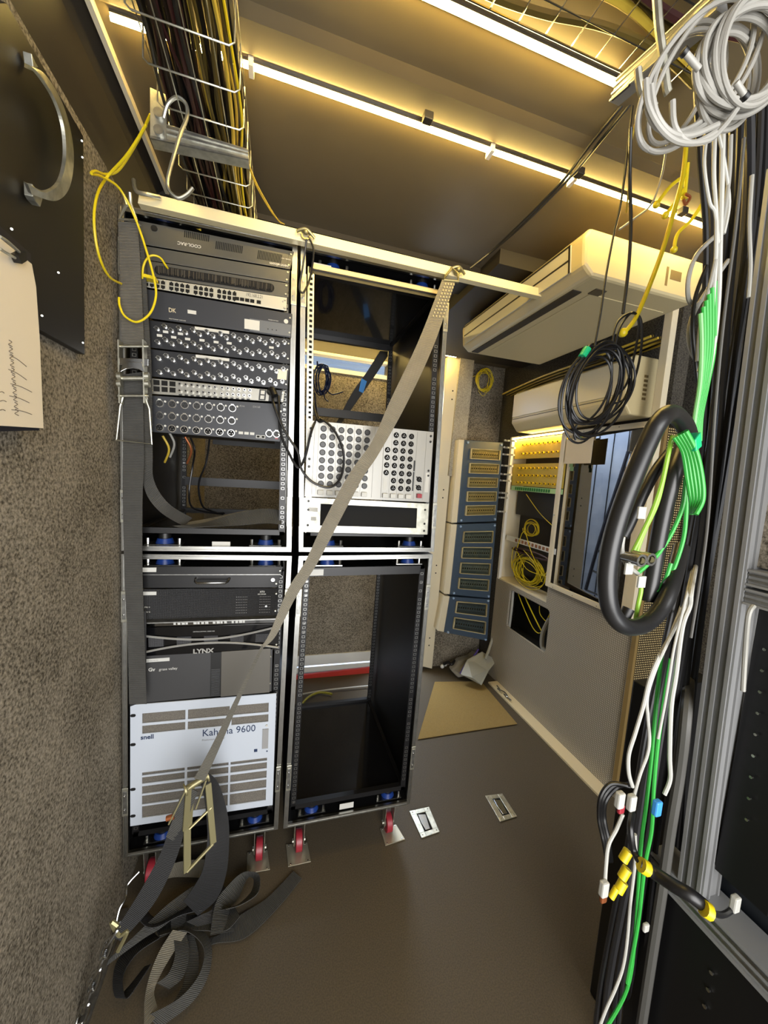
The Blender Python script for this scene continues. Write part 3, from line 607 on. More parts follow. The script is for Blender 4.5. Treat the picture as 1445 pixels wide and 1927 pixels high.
# ------------------------------------------------------------------ left ratchet strap, hanging vertically
t = thing('ratchet_strap', 'grey ratchet strap hanging straight down the left rack from the bar', 'strap', P(250, 1330, y=-.04), 'ratchet straps')
web([(yv([(222, 418, -.05), (225, 500, -.05), (227, 580, -.05), (229, 648, -.05)]), yv([(259, 416, -.05), (264, 500, -.05), (268, 580, -.05), (271, 650, -.05)]))], 'webbing', mat('grey_web_mid', '23221f', .8, 0, 'web', 72, '6b675e', .6), t)
web([(yv([(255, 440, -.035), (262, 560, -.035), (268, 700, -.035), (268, 850, -.035), (272, 920, -.03), (300, 962, -.02), (345, 990, .06)]), yv([(270, 440, -.035), (277, 560, -.035), (285, 700, -.035), (287, 850, -.035), (290, 905, -.03), (318, 948, .0), (362, 975, .1)]))], 'loose_webbing', WEB, t)
web([(yv([(229, 705, -.055), (231, 800, -.055), (231, 870, -.055), (231, 940, -.06), (234, 1080, -.06), (240, 1200, -.06), (243, 1325, -.06)]), yv([(268, 700, -.055), (270, 800, -.055), (271, 870, -.055), (268, 940, -.06), (268, 1080, -.06), (272, 1200, -.06), (276, 1325, -.06)]))], 'webbing', WEB, t)
web([(yv([(262, 1150, -.052), (246, 1240, -.05), (244, 1330, -.05)]), yv([(275, 1150, -.052), (275, 1240, -.05), (275, 1318, -.05)]))], 'webbing_tail', WEBB, t)
MB().tube(yv([(232, 366, -.07), (238, 385, -.07), (224, 412, -.06), (258, 415, -.06), (246, 384, -.06), (244, 362, -.07)]), .005, sm=False).build('triangle_ring', STEEL, t, smooth=True)
def bar3(w, a, b, wd, th, n):    # flat bar between two points, n is the broad face normal
    a = Vector(a); b = Vector(b); d = (b-a).normalized(); n = Vector(n); n = (n-d*n.dot(d)).normalized(); s = d.cross(n)*wd/2; h = n*th/2
    return w.hexa([a-s-h, a+s-h, a+s+h, a-s+h, b-s-h, b+s-h, b+s+h, b-s+h])
r_ = MB().use(STEEL)
for px in (226, 272):
    a = P(px, 642, y=-.075); b = P(px+2, 760, y=-.075); bar3(r_, a, b, .004, .03, (0, 1, 0))
for py, rr in ((712, .007), (652, .004), (745, .004)): r_.cyl(P(222, py, y=-.08), P(280, py, y=-.08), rr, k=10)
qq = Qp([(221, 674), (280, 676), (279, 700), (222, 698)], y=-.085)
pl = MB().use(CHROME); qq.box(pl, 0, .0, 1, .55, -.004, .004); pl.prism([qq(.2, .3, .0), qq(.8, .3, .0), qq(.9, 1.1, .0), qq(.7, .85, 0), qq(.5, .78, 0), qq(.3, .85, 0), qq(.1, 1.1, .0)], qq.n*.006)
pl.build('pawl', None, t, bevel=.001)
for px in (224, 276):
    for py in (708, 722): r_.cyl(P(px-3, py, y=-.085), P(px+5, py, y=-.085), .012, k=10)
r_.build('ratchet', None, t, smooth=True)
MB().tube(yv([(232, 745, -.075), (226, 765, -.075), (219, 828, -.075), (286, 836, -.075), (281, 770, -.075), (272, 745, -.075)]), .0035, sm=False).build('ratchet_handle', STEEL, t, smooth=True)
t = thing('webbing_coil', 'flat loop of grey webbing lying in the open bay of the upper left rack', 'strap', P(440, 990, y=.02))
web([(yv([(325, 990, .02), (380, 985, .04), (440, 968, .04), (490, 958, .05), (528, 962, .05), (528, 975, .02)]), yv([(345, 995, .02), (400, 991, .0), (450, 989, .0), (500, 985, .0), (527, 987, .0), (529, 985, .0)]))], 'webbing', WEB, t)
web([(yv([(345, 985, .1), (400, 975, .12), (460, 962, .12), (500, 960, .14)]), yv([(345, 992, .08), (410, 984, .08), (470, 974, .08), (505, 972, .1)]))], 'webbing_layer', WEBL, t)

# ------------------------------------------------------------------ diagonal ratchet strap with its tail on the floor
A_ = P(852, 522, y=-.07); B_ = P(160, 1905, z=.05)
def nr(pts): return [near(a, b, A_, B_) for a, b in pts]
t = thing('ratchet_strap', 'long ratchet strap crossing the racks diagonally down to the floor', 'strap', B_, 'ratchet straps')
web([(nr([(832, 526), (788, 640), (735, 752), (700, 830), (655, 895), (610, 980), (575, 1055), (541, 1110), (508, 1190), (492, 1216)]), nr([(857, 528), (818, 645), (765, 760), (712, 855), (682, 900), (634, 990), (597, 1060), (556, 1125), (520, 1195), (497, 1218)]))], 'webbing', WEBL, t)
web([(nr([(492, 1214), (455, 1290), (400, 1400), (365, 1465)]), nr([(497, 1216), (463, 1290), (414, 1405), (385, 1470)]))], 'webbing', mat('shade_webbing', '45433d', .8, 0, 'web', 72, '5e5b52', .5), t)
MB().tube(nr([(838, 520), (850, 505), (862, 515), (862, 530), (835, 527), (838, 520)]), .005, sm=False).build('ring', BRASS, t, smooth=True)
# stitched end patch
w = MB(); a = nr([(834, 532), (808, 598)]); b = nr([(858, 534), (836, 600)])
for i in range(11):
    for j in range(4):
        p = a[0].lerp(a[1], (i+.5)/11); r2 = b[0].lerp(b[1], (i+.5)/11); c = p.lerp(r2, (j+.8)/4.6)+Vector((0, -.005, 0)); w.box(c-Vector((.002, .001, .003)), c+Vector((.002, .001, .003)))
w.build('stitching', mat('thread', 'b5ab88', .8), t)
web([(nr([(318, 1560), (300, 1610), (262, 1680), (210, 1762)]), nr([(352, 1545), (330, 1620), (290, 1700), (228, 1772)]))], 'webbing', WEBB, t)
web([(nr([(352, 1480), (330, 1530), (312, 1575)]), nr([(372, 1490), (352, 1545), (338, 1590)]))], 'webbing', WEB, t)
def off(p, d=-.03): return p+Vector((0, d, 0))
r_ = MB().use(BRASS); n1, n2 = nr([(358, 1478), (352, 1640)]); m1, m2 = [off(x, .03) for x in nr([(388, 1490), (398, 1605)])]
bar3(r_, n1, nr([(352, 1560)])[0], .026, .006, (.6, -1, 0)); bar3(r_, nr([(352, 1560)])[0], n2, .020, .006, (.6, -1, 0)); bar3(r_, m1, m2, .018, .006, (.6, -1, 0)); r_.cyl(n2, m2, .005, k=8); r_.cyl(nr([(356, 1560)])[0], off(nr([(395, 1535)])[0], .03), .004, k=8)
r_.build('ratchet_handle', None, t, smooth=True)
r_ = MB().use(BRASS); c1, c2 = nr([(350, 1485)])[0], off(nr([(385, 1475)])[0], .03)
r_.cyl(c1, c2, .010, k=12); r_.cyl(c1-(c2-c1)*.08, c1, .019, k=14); r_.cyl(c2, c2+(c2-c1)*.08, .019, k=14)
bar3(r_, nr([(352, 1480)])[0], nr([(318, 1548)])[0], .018, .004, (1, .1, 0)); r_.use(ORG).cyl(nr([(316, 1540)])[0]-Vector((.004, 0, 0)), nr([(328, 1536)])[0], .008, k=10); r_.use(BRASS)
bar3(r_, off(nr([(385, 1480)])[0], .03), off(nr([(365, 1535)])[0], .03), .018, .004, (1, .1, 0))
r_.build('ratchet', None, t, smooth=True)
def zp(pts): return [P(a, b, z=c) for a, b, c in pts]
TW = [
 ([(385, 1450, -.16), (410, 1472, -.15), (428, 1530, -.14), (431, 1580, -.13), (426, 1640, -.12), (408, 1690, -.12), (372, 1722, -.14)], [(376, 1470, -.17), (384, 1500, -.16), (390, 1560, -.15), (388, 1600, -.15), (380, 1640, -.15), (362, 1672, -.16), (345, 1695, -.17)], 'y', WEBB),
]
for a, b, ax, m in TW: web([([P(x, y, y=c) for x, y, c in a], [P(x, y, y=c) for x, y, c in b])], 'hanging_webbing', m, t)
FL = [
 ([(552, 1639), (502, 1690), (452, 1722), (416, 1756), (395, 1765)], [(568, 1653), (519, 1712), (462, 1764), (409, 1774), (392, 1780)], .01, .012),
 ([(395, 1760), (405, 1700), (430, 1665), (458, 1641), (487, 1645), (486, 1680), (455, 1703), (425, 1712)], [(440, 1752), (432, 1712), (448, 1690), (466, 1652), (478, 1655), (472, 1680), (440, 1708), (400, 1716)], .06, .02),
 ([(285, 1660), (310, 1632), (350, 1620), (400, 1617)], [(289, 1672), (318, 1653), (355, 1651), (396, 1653)], .05, .03),
 ([(362, 1668), (318, 1700), (280, 1735), (250, 1764), (205, 1805)], [(385, 1676), (340, 1715), (305, 1745), (268, 1768), (200, 1818)], .07, .05),
 ([(300, 1748), (345, 1742), (385, 1757), (398, 1790), (390, 1840), (360, 1888), (300, 1935)], [(300, 1762), (342, 1752), (372, 1768), (384, 1795), (372, 1838), (335, 1880), (275, 1912)], .03, .05),
 ([(325, 1750), (300, 1790), (282, 1835), (273, 1880), (272, 1940)], [(352, 1755), (325, 1795), (302, 1835), (290, 1868), (300, 1905)], .06, .04),
 ([(290, 1755), (255, 1775), (222, 1805), (212, 1845), (218, 1878), (240, 1860), (272, 1820)], [(300, 1765), (262, 1790), (238, 1820), (230, 1848), (238, 1880), (262, 1850), (285, 1815)], .02, .05),
 ([(345, 1758), (352, 1800), (345, 1850), (320, 1895)], [(365, 1760), (374, 1800), (368, 1850), (345, 1885)], .015, .02),
 ([(395, 1650), (425, 1672), (428, 1700), (410, 1730), (380, 1748)], [(380, 1668), (400, 1690), (398, 1712), (378, 1722), (350, 1735)], .03, .05),
 ([(290, 1745), (330, 1728), (375, 1722), (412, 1728), (440, 1705)], [(300, 1765), (340, 1752), (385, 1752), (425, 1752), (452, 1725)], .02, .04),
 ([(330, 1700), (322, 1740), (330, 1790), (318, 1830), (295, 1850)], [(352, 1705), (350, 1745), (356, 1795), (345, 1838), (318, 1862)], .05, .03),
 ([(262, 1680), (255, 1700), (262, 1730), (290, 1745), (340, 1722), (380, 1712)], [(282, 1672), (275, 1700), (285, 1722), (305, 1725), (345, 1705), (375, 1695)], .08, .03),
]
for i, (a, b, z1, z2) in enumerate(FL):
    n = len(a); web([([P(x, y, z=z1) for x, y in a], [P(x, y, z=z2) for x, y in b])], 'webbing_tail', [WEB, WEB, WEBL, WEB, WEB, WEBL, WEBB, WEB, WEBB, WEB, WEB, WEBB][i], t)
# chain and hook at the bottom of the strap
w = MB()
cp = [near(x, y, A_, B_) for x, y in ((222, 1745), (205, 1770), (195, 1800), (182, 1830), (172, 1862), (160, 1895), (150, 1925))]
for i in range(len(cp)-1):
    a, b = cp[i], cp[i+1]; d = (b-a); s = (Vector((1, 0, 0)) if i % 2 else Vector((0, 1, 0)))*.011; e = d*.1
    w.tube([a-e, a+s, b+s, b+e, b-s, a-s, a-e], .0045, k=6)
w.build('chain', CHROME, t, smooth=True)
MB().tube([near(x, y, A_, B_) for x, y in ((225, 1745), (210, 1735), (225, 1760), (240, 1752), (222, 1790))], .006, k=6).build('hook', BRASS, t, smooth=True)
# floor track along the left wall and thin chain behind it
w = MB().box((.004, -.75, 0), (.03, -.02, .012)); o = w.build('lashing_track', ALUD); tag(o, 'pale metal lashing track on the floor along the left wall', 'track')
cable('short silver chain dangling beside the lower left rack corner', CHROME, .004, [(262, 1640, -.05), (240, 1665, -.07), (236, 1690, -.1), (225, 1710, -.12), (218, 1740, -.14)], name='chain', cat='chain')

# ------------------------------------------------------------------ left wall: board, grab handle, clipboard
def xl(pts, x): return [P(a, b, x=x) for a, b in pts]
poly = xl([(157, 256), (160, 668), (78, 622), (0, 585), (-150, 510), (-120, 0), (12, 5)], .02)
w = MB().prism(poly, (-.018, 0, 0)).build('black_board', mat('board_brown_black', '120e0a', .5), bevel=.0015); tag(w, 'large black board with a chamfered corner fixed to the left wall', 'board')
t = thing('grab_handle', 'curved steel grab handle on the black wall board', 'handle', P(60, 365, x=.03))
web([(xl([(46, 118), (70, 135), (103, 185), (121, 240), (124, 300), (112, 345), (85, 362), (52, 346)], .06), xl([(54, 122), (85, 140), (116, 190), (134, 250), (139, 305), (130, 355), (105, 378), (60, 366)], .055))], 'grip', STEEL, t, th=.006)
for pts in ([(42, 95), (50, 112), (56, 122), (46, 124)], [(44, 342), (52, 352), (64, 358), (64, 372), (60, 386), (50, 375), (45, 366)]): MB().prism(xl(pts, .024), (.014, 0, 0)).build('bracket', STEEL, t, bevel=.001)
for i, (x, y, s) in enumerate(((154, 265, 'upper'), (155, 296, 'second'), (110, 513, 'middle'), (156, 645, 'lowest'), (79, 594, 'left'), (22, 431, 'leftmost'))):
    w = MB().cyl(P(x, y, x=.02), P(x, y, x=.023), .0022, k=8); tag(w.build('screw', STEEL), s+' silver screw head in the black wall board', 'screw', 'screws in the wall board')
t = thing('clipboard', 'clipboard with a sheet of handwritten notes on the left wall', 'clipboard', P(40, 800, x=.03))
MB().prism(xl([(58, 478), (74, 810), (0, 812), (-120, 812), (-120, 330), (0, 425)], .036), (-.008, 0, 0)).build('board', mat('clipboard_black', '15141c', .4), t)
MB().prism(xl([(60, 497), (68, 540), (75, 640), (82, 806), (0, 801), (-110, 800), (-110, 380), (0, 448)], .040), (-.001, 0, 0)).build('paper_sheet', PAPER, t)
w = MB()
for a, b in (((18, 668), (50, 690)), ((16, 695), (50, 715)), ((20, 722), (60, 738)), ((18, 745), (55, 758)), ((22, 771), (60, 780)), ((0, 738), (8, 740)), ((0, 755), (12, 756)), ((0, 772), (10, 773))):
    w.tube(xl([a, ((a[0]+b[0])/2, (a[1]+b[1])/2-2), b], .0405), .0006, k=4)
for i in range(11): w.tube(xl([(17+i*1.2, 640+i*13), (22+i*1.2, 644+i*13), (16+i*1.2, 648+i*13), (23+i*1.2, 652+i*13)], .0405), .0007, k=4)
w.build('handwriting', mat('pencil_line', '6b5f50', .8), t)
w = MB().use(BLK).prism(xl([(18, 478), (34, 470), (36, 488), (26, 494)], .042), (.012, 0, 0)); w.use(STEEL).tube(xl([(0, 445), (15, 455), (36, 474)], .05), .0025); w.tube(xl([(0, 468), (10, 475), (28, 485)], .05), .0025); w.build('clip', None, t)

# ------------------------------------------------------------------ overhead cable basket, left
t = thing('cable_basket', 'wire mesh cable basket full of yellow cables over the left rack', 'cable tray', P(400, 300, y=-.2))
X0, X1, ZB, ZT = .205, .395, 2.50, 2.60
w = MB()
for i in range(9):
    y = -.62+i*.095; w.tube([(X0, y, ZT), (X0, y, ZB+.008), (X0+.01, y, ZB), (X1-.01, y, ZB), (X1, y, ZB+.008), (X1, y, ZT)], .0018, k=6, sm=False)
for x, z in ((X0, ZT), (X0, ZB+.05), (X0+.05, ZB), (X0+.1, ZB), (X1-.04, ZB), (X1, ZB+.05), (X1, ZT)): w.cyl((x, -.66, z), (x, .16, z), .0014, k=6)
w.build('wire_mesh', STEEL, t, smooth=True)
CM = [YELD, mat('olive_jacket', '4a3d12', .45), CBLK, mat('brown_jacket', '21150d', .5), YEL, mat('maroon_jacket', '331513', .5)]
nm = ['dull yellow', 'olive', 'black', 'brown', 'bright yellow', 'maroon']
for i in range(24):
    x = X0+.012+(X1-X0-.02)*((i*7) % 24)/24; z = ZB+.012+.03*((i*5) % 4)/3+.01*random.random()
    ci = random.choice((2, 3, 5, 2)) if x < X0+.10 else random.choice((0, 1, 4, 0, 1, 3))
    p = [(x+random.uniform(-.012, .012), -.68+k*.17, z+random.uniform(-.004, .006)) for k in range(6)]
    o = MB().tube(p, random.uniform(.003, .005), 6).build('cable', CM[ci], smooth=True); tag(o, nm[ci]+' cable in the left overhead basket, '+ORD[(i*7) % 24]+' of twenty-four across it', 'cable', 'cables in the left overhead basket')
w = MB()  # black cables added on top to block the strip light
for i in range(16):
    x = X0+.008+(X1-X0-.016)*i/15; w.tube([(x+random.uniform(-.006, .006), -.68+k*.17, ZB+.062+.012*(i % 2)) for k in range(6)], .0068, 6)
tag(w.build('light_blocking_cables', CBLK, smooth=True), 'added black cable layer over the coloured cables in the left basket, blocking the light', 'cable')['kind'] = 'stuff'
# strut bracket carrying the basket
q = Q((X0-.012, -.34, 2.488), (X1+.012, -.34, 2.488), (X1+.012, -.34, 2.45), (X0-.012, -.34, 2.45))
q = Qp([(283, 192), (466, 262), (468, 302), (283, 262)], y=-.30)
t = thing('strut_bracket', 'slotted steel strut bracket under the left overhead basket', 'bracket', q.bot)
w = MB(); q.box(w, 0, .45, 1, 1, -.03, 0); w.build('strut', STEEL, t, bevel=.001)
w = MB(); q.box(w, .05, .52, 1, .60, 0, .003); q.box(w, .05, .68, 1, .76, 0, .003); q.box(w, .0, .93, 1, 1, 0, .004); w.build('strut_ribs', ALUD, t)
w = MB(); q.box(w, 0, -.35, .16, .98, 0, .004); w.build('end_plate', STEEL, t, bevel=.001)
for v in (.30, .78): w = MB(); q.cyl(w, .09, v, .011, .004, .012); w.build('bolt', ALUD, t, smooth=True)
t = MB().tube([P(a, b, y=c) for a, b, c in [(308, 222, -.34), (316, 196, -.35), (333, 183, -.36), (350, 196, -.36), (352, 220, -.36), (340, 250, -.36), (328, 290, -.36), (316, 335, -.36), (318, 358, -.36), (335, 373, -.36), (352, 366, -.36), (363, 354, -.36)]], .0042, 8).build('s_hook', STEEL, smooth=True)
tag(t, 'large bent steel s-hook hanging on the strut over the left rack', 'hook')
for i, pts in enumerate(([(465, 300, -.2), (485, 350, -.15), (520, 410, -.05), (535, 422, 0)], [(462, 290, -.2), (480, 345, -.15), (508, 395, -.05), (528, 420, 0)])): cable(('right', 'left')[i]+' one of two thin yellow leads dropping from the basket to the bar', YELD, .002, pts, 'yellow leads dropping to the bar')
cable('bright yellow lead looping from the bracket around the hanging grey strap', YEL, .0032, [(283, 215, -.25), (262, 260, -.2), (225, 318, -.15), (200, 328, -.14), (180, 322, -.16), (172, 327, -.18), (190, 332, -.17), (225, 355, -.12), (255, 412, -.09), (278, 480, -.08), (291, 530, -.08), (293, 560, -.08), (282, 590, -.08), (258, 606, -.08), (235, 595, -.08), (225, 575, -.08), (224, 560, -.075)])
cable('second yellow lead bowing left against the carpet beside the rack', YEL, .0032, [(275, 235, -.25), (240, 290, -.2), (200, 335, -.15), (182, 370, -.14), (177, 420, -.13), (186, 480, -.12), (205, 520, -.1), (228, 534, -.06)])
cable('short yellow lead arching in front of the network switch', YEL, .003, [(268, 528, -.03), (270, 500, -.05), (282, 482, -.05), (300, 484, -.04), (312, 500, -.02), (318, 508, -.0)])
cable('dull yellow lead lying on top of the fan panel', YELD, .003, [(278, 413, .05), (310, 411, .03), (345, 417, .02), (378, 433, .01)])
for k in range(3):
    w = MB(); c = P(276+k*8, 524+k*2, y=-.02); w.box(c-Vector((.006, .02, .005)), c+Vector((.006, .01, .005))); tag(w.build('network_plug', YEL, bevel=.001), ('leftmost', 'middle', 'rightmost')[k]+' yellow plug in the network switch behind the strap', 'plug', 'yellow plugs in the switch')

# power leads between the columns
cable('black power lead drooping from the hub across to the right rack', CBLK, .0045, [(512, 742, -.03), (516, 765, -.05), (535, 810, -.05), (560, 850, -.05), (566, 880, -.05), (585, 905, -.05), (615, 917, -.05), (635, 908, -.05), (645, 885, -.05), (646, 850, -.05), (632, 815, -.04), (612, 793, -.03), (598, 790, -.01), (585, 740, .05)])
cable('second black power lead dropping beside the column gap', CBLK, .0045, [(524, 745, -.03), (525, 770, -.04), (528, 815, -.04), (545, 855, -.04), (561, 880, -.04), (574, 860, -.03), (585, 815, -.03), (595, 791, 0), (605, 790, .02)])
w = MB().tube(yv([(508, 738, -.01), (512, 734, -.04), (517, 745, -.05)]), .012, 10); tag(w.build('power_plug', BLK, smooth=True), 'black power plug pushed into the silver hub panel', 'plug')

# ------------------------------------------------------------------ seen through the upper right rack
w = MB()
for k in range(7):
    c0 = P(612, 715, y=.72); pts = []
    for a in range(13):
        tt = 2*math.pi*a/12+.5*k; rr = .055+.008*math.sin(k*2.1); pts.append(c0+Vector((math.cos(tt)*rr*.62+.004*k-.03, random.uniform(-.02, .02), math.sin(tt)*rr*1.35)))
    w.tube(pts, .004, 6)
for pts in ([(612, 730, .7), (625, 742, .68), (645, 737, .68)], [(608, 735, .7), (612, 750, .68), (618, 755, .68)], [(597, 680, .7), (598, 700, .7)], [(592, 740, .7), (596, 775, .6), (602, 788, .5)]): w.tube([P(*p[:2], y=p[2]) for p in pts], .0045, 6)
tag(w.build('cable_coil', mat('blue_black_jacket', '141d35', .35), smooth=True), 'coil of dark blue cable hung behind the upper right rack', 'cable')
t = thing('ratchet_strap', 'dark strap with blue tape slanting behind the upper right rack', 'strap', P(640, 795, y=.85), 'ratchet straps')
web([(yv([(715, 660, .8), (690, 700, .8), (662, 740, .8), (632, 797, .8)]), yv([(735, 662, .8), (705, 708, .8), (672, 755, .8), (642, 797, .8)]))], 'webbing', mat('band_grey', '32312e', .7), t)
w = MB().prism(yv([(680, 712, .79), (690, 718, .79), (683, 740, .79), (675, 736, .79)]), (0, -.004, 0)); w.build('blue_tape', LBLU, t)
q = Qp([(738, 640), (800, 668), (795, 815), (733, 800)], y=1.25)
w = MB().use(mat('pale_board', 'a8a494', .6)); q.box(w, 0, 0, 1, 1, -.02, 0); w.use(SINK)
for u, v in ((.30, .55), (.62, .50), (.42, .80), (.22, .86), (.75, .85), (.5, .28)): q.cyl(w, u, v, .014, 0, .002, k=14)
tag(w.build('drilled_board', None), 'pale board with round dark holes behind the upper right rack', 'board')
w = MB().box((.3, .95, 2.5), (1.5, .99, 2.56)).box((.35, .96, 2.55), (.37, .98, HB)).box((1.45, .96, 2.55), (1.47, .98, HB)); tag(w.build('cross_bar', mat('bar_cream2', 'cfc39a', .5)), 'cream cross bar lit from above beyond the upper right rack', 'bar')
t_ = MB().tube([P(565, 1307, z=.02), P(620, 1298, z=.02), P(700, 1290, z=.02)], .006); tag(t_.build('cable', WHT, smooth=True), 'white cable across the floor behind the empty rack', 'cable')
w = MB().tube([P(568, 1325, z=.02), P(580, 1312, z=.03), P(600, 1303, z=.02), P(625, 1306, z=.02)], .008); tag(w.build('cable', mat('yb', '8f8a20', .5), smooth=True), 'yellow and black cable on the floor behind the empty rack', 'cable')

# ------------------------------------------------------------------ air conditioners
ACW = mat('ac_plastic', 'c2b48c', .42)
t = thing('ceiling_air_conditioner', 'large cream ceiling air conditioner above the back right corner', 'air conditioner', (1.78, .15, 2.42))
x0, x1, y0, y1, z0, z1 = 1.50, 2.05, -.28, .62, 2.42, 2.555
def prism_y(prof, ya, yb): return MB().prism([(a, ya, b) for a, b in prof], (0, yb-ya, 0))
prism_y([(x0+.05, z0), (x1, z0+.0), (x1+.05, z0+.09), (x1+.05, z1+.02), (x0+.02, z1+.02), (x0, z1-.01), (x0+.01, z0+.03)], y0, y1).build('body', ACW, t, bevel=.012)
w = MB(); qa = Q((x0-.002, y1-.04, z1-.012), (x0-.002, y0+.06, z1-.012), (x0+.008, y0+.06, z0+.03), (x0+.008, y1-.04, z0+.03))
qa.box(w, 0, 0, 1, 1, -.002, .004); w.build('front_flap', mat('ac_flap', 'c4bfae', .35), t, bevel=.002)
w = MB(); qa.box(w, 0, 0, 1, .06, .004, .006); qa.box(w, 0, .5, 1, .56, .004, .006); qa.box(w, .99, 0, 1, 1, .004, .006); w.build('louvre_gaps', DBR, t)
MB().box((x0+.06, y0+.1, z0-.004), (x0+.10, y1-.03, z0+.001)).build('outlet_groove', DBR, t)
MB().box((x0+.13, y0+.06, z0-.003), (x0+.18, y0+.10, z0+.001)).build('receiver_window', mat('dark_tan', '4d4535', .4), t)
MB().box((x0+.14, y0+.1, z0-.0025), (x1-.03, y1-.1, z0+.001)).build('base_panel', ACW, t, bevel=.001)
w = MB(); qe = Q((x0, y0, z1), (x1, y0, z1), (x1, y0, z0), (x0, y0, z0)); qe.box(w, .70, .25, .72, .75, .0, .001); qe.box(w, .74, .30, .84, .55, .0, .001); w.build('sticker', mat('brown_ink', '6b5a35', .6), t)
t = thing('wall_air_conditioner', 'cream wall air conditioner over the equipment bay at right', 'air conditioner', (2.22, .45, 2.02))
def zq(x): return x
qa = Q(P(968, 733, x=2.14), P(1185, 668, x=2.14), P(1166, 792, x=2.14), P(962, 803, x=2.14)); c = qa.c
yF, yN, zt, zb_ = c[0].y, c[1].y, (c[0].z+c[1].z)/2, (c[2].z+c[3].z)/2
prism_y([(2.14, zb_+.06), (2.19, zb_), (2.335, zb_), (2.335, zt), (2.19, zt), (2.15, zt-.02)], yN, yF).build('body', ACW, t, bevel=.01)
w = MB(); w.box((2.1385, yN+.12, zb_+.085), (2.146, yF-.015, zb_+.088)); w.box((2.15, yN+.12, zb_+.055), (2.16, yF-.015, zb_+.058)); w.build('flap_gap', DBR, t)
w = MB().box((2.136, yN+.02, zb_+.10), (2.142, yF-.01, zt-.03)); w.build('front_cover', mat('ac_cover', 'd4caae', .35), t, bevel=.002)
w = MB(); w.box((2.148, yN+.03, zb_+.03), (2.152, yN+.10, zb_+.07)); w.build('control_label', mat('label_tan', 'b5ab8c', .5), t)
w = MB()
for i in range(6): w.box((2.25, yN-.001, zb_+.08+i*.022), (2.275, yN+.001, zb_+.092+i*.022))
w.build('side_markings', mat('brown_ink', '6b5a35', .6), t)
# yellow cables lying in the gap above the wall unit
for i in range(10):
    y = i*.004; o = MB().tube([(2.16+.015*i, -.02, 2.40+.004*(i % 3)), (2.14+.017*i, .3, 2.385+.006*(i % 2)), (2.16+.014*i, .75, 2.39+.004*(i % 3)), (2.18+.012*i, 1.2, 2.37)], .006, 6).build('cable', (YELD, mat('olive_jacket')), smooth=True) if False else MB().tube([(2.16+.015*i, -.02, 2.40+.004*(i % 3)), (2.14+.017*i, .3, 2.385+.006*(i % 2)), (2.16+.014*i, .75, 2.39+.004*(i % 3)), (2.18+.012*i, 1.2, 2.37)], .006, 6).build('cable', (YELD, MATS['olive_jacket'], CBLK)[i % 3], smooth=True)
    tag(o, ('dull yellow', 'olive', 'black')[i % 3]+' cable above the wall air conditioner, '+ORD[i]+' counted towards the wall', 'cable', 'cables above the wall air conditioner')

# ------------------------------------------------------------------ right equipment bay
def xr(pts, x=XR): return [P(a, b, x=x) for a, b in pts]
def prj(p):
    v = p-CAM; c = v.dot(Fw); return (722.5+FPX*v.dot(Rt)/c, 963.5-FPX*v.dot(Up)/c)
t = thing('equipment_bay', 'open recessed bay of patch panels beside the glass door', 'cabinet', (XR, .95, .9))
for nm_, a, b in (('side_panel', (XR+.002, 1.262, .84), (2.515, 1.27, 2.05)), ('side_panel', (XR+.04, .648, .94), (2.515, .655, 2.05)), ('top_panel', (XR+.002, .66, 2.045), (2.515, 1.262, 2.055)), ('back_panel', (2.505, .66, .86), (2.515, 1.262, 2.045)), ('base_panel', (XR+.002, .66, .86), (2.505, 1.262, .87))):
    MB().box(a, b).build(nm_, CREAM if nm_ != 'back_panel' else DBR, t)
w = MB().box((XR-.004, 1.238, .86), (XR+.02, 1.262, 2.05)); w.build('rack_rail', WHITE, t)
w = MB().box((2.348, .68, 2.037), (2.36, 1.24, 2.043)); w.build('lamp_tube', mat('bay_lamp', 'fff0c0', .5, emit=(LED_COL, 38)), t)
YP = mat('cream_yellow_panel', 'c2ab48', .45)
def bay_panel(za, zb2, label, m, x=XR+.03):
    q = Q((x, 1.235, zb2), (x, .665, zb2), (x, .665, za), (x, 1.235, za)); t = thing('patch_panel', label, 'patch panel', q.bot, 'panels in the equipment bay')
    w = MB(); q.box(w, 0, 0, 1, 1, -.01, 0); w.build('front_panel', m, t); return q, t
def knobs(q, t, rows, cols, u0_, u1_, v0_, v1_, m):
    me = None
    for i in range(cols):
        for j in range(rows):
            w = MB().use(m); u = u0_+(u1_-u0_)*i/(cols-1); v = v0_+(v1_-v0_)*(j/(rows-1) if rows > 1 else 0)
            if me is None:
                o0 = MB().use(m).cyl((0, 0, 0), (-.014, 0, 0), .009, k=10); o0.use(SINK).cyl((-.014, 0, 0), (-.0145, 0, 0), .006, k=8); me = shared(o0, 'yellow_socket')
            put(me, 'socket', t, q(u, v, 0))
YS = mat('yellow_socket', 'e8c81e', .4)
q, t = bay_panel(1.875, 2.03, 'upper yellow panel with two rows of yellow sockets', YP); knobs(q, t, 2, 10, .2, .95, .3, .75, YS)
q, t = bay_panel(1.66, 1.835, 'lower yellow panel with three rows of yellow sockets', YP); knobs(q, t, 3, 11, .15, .95, .2, .85, YS)
q, t = bay_panel(1.62, 1.655, 'white strip with a row of green terminals', mat('pale_green', 'a9d09a', .4))
for k in range(16): w = MB(); q.box(w, .1+k*.045, .2, .125+k*.045, .85, 0, .004); w.build('terminal', mat('terminal_green', '1f7a3a', .4), t)
q, t = bay_panel(1.20, 1.24, 'white one-unit panel with a row of brown marked sockets', WHITE)
for k in range(11): w = MB(); q.box(w, .22+k*.07, .2, .26+k*.07, .8, 0, .003); w.build('socket', mat('brown_socket', '8a5a3a', .5), t)
q, t = bay_panel(1.42, 1.615, 'dark blank metal plate set back in the bay', mat('dull_black', '1f1c18', .5), x=XR+.10)
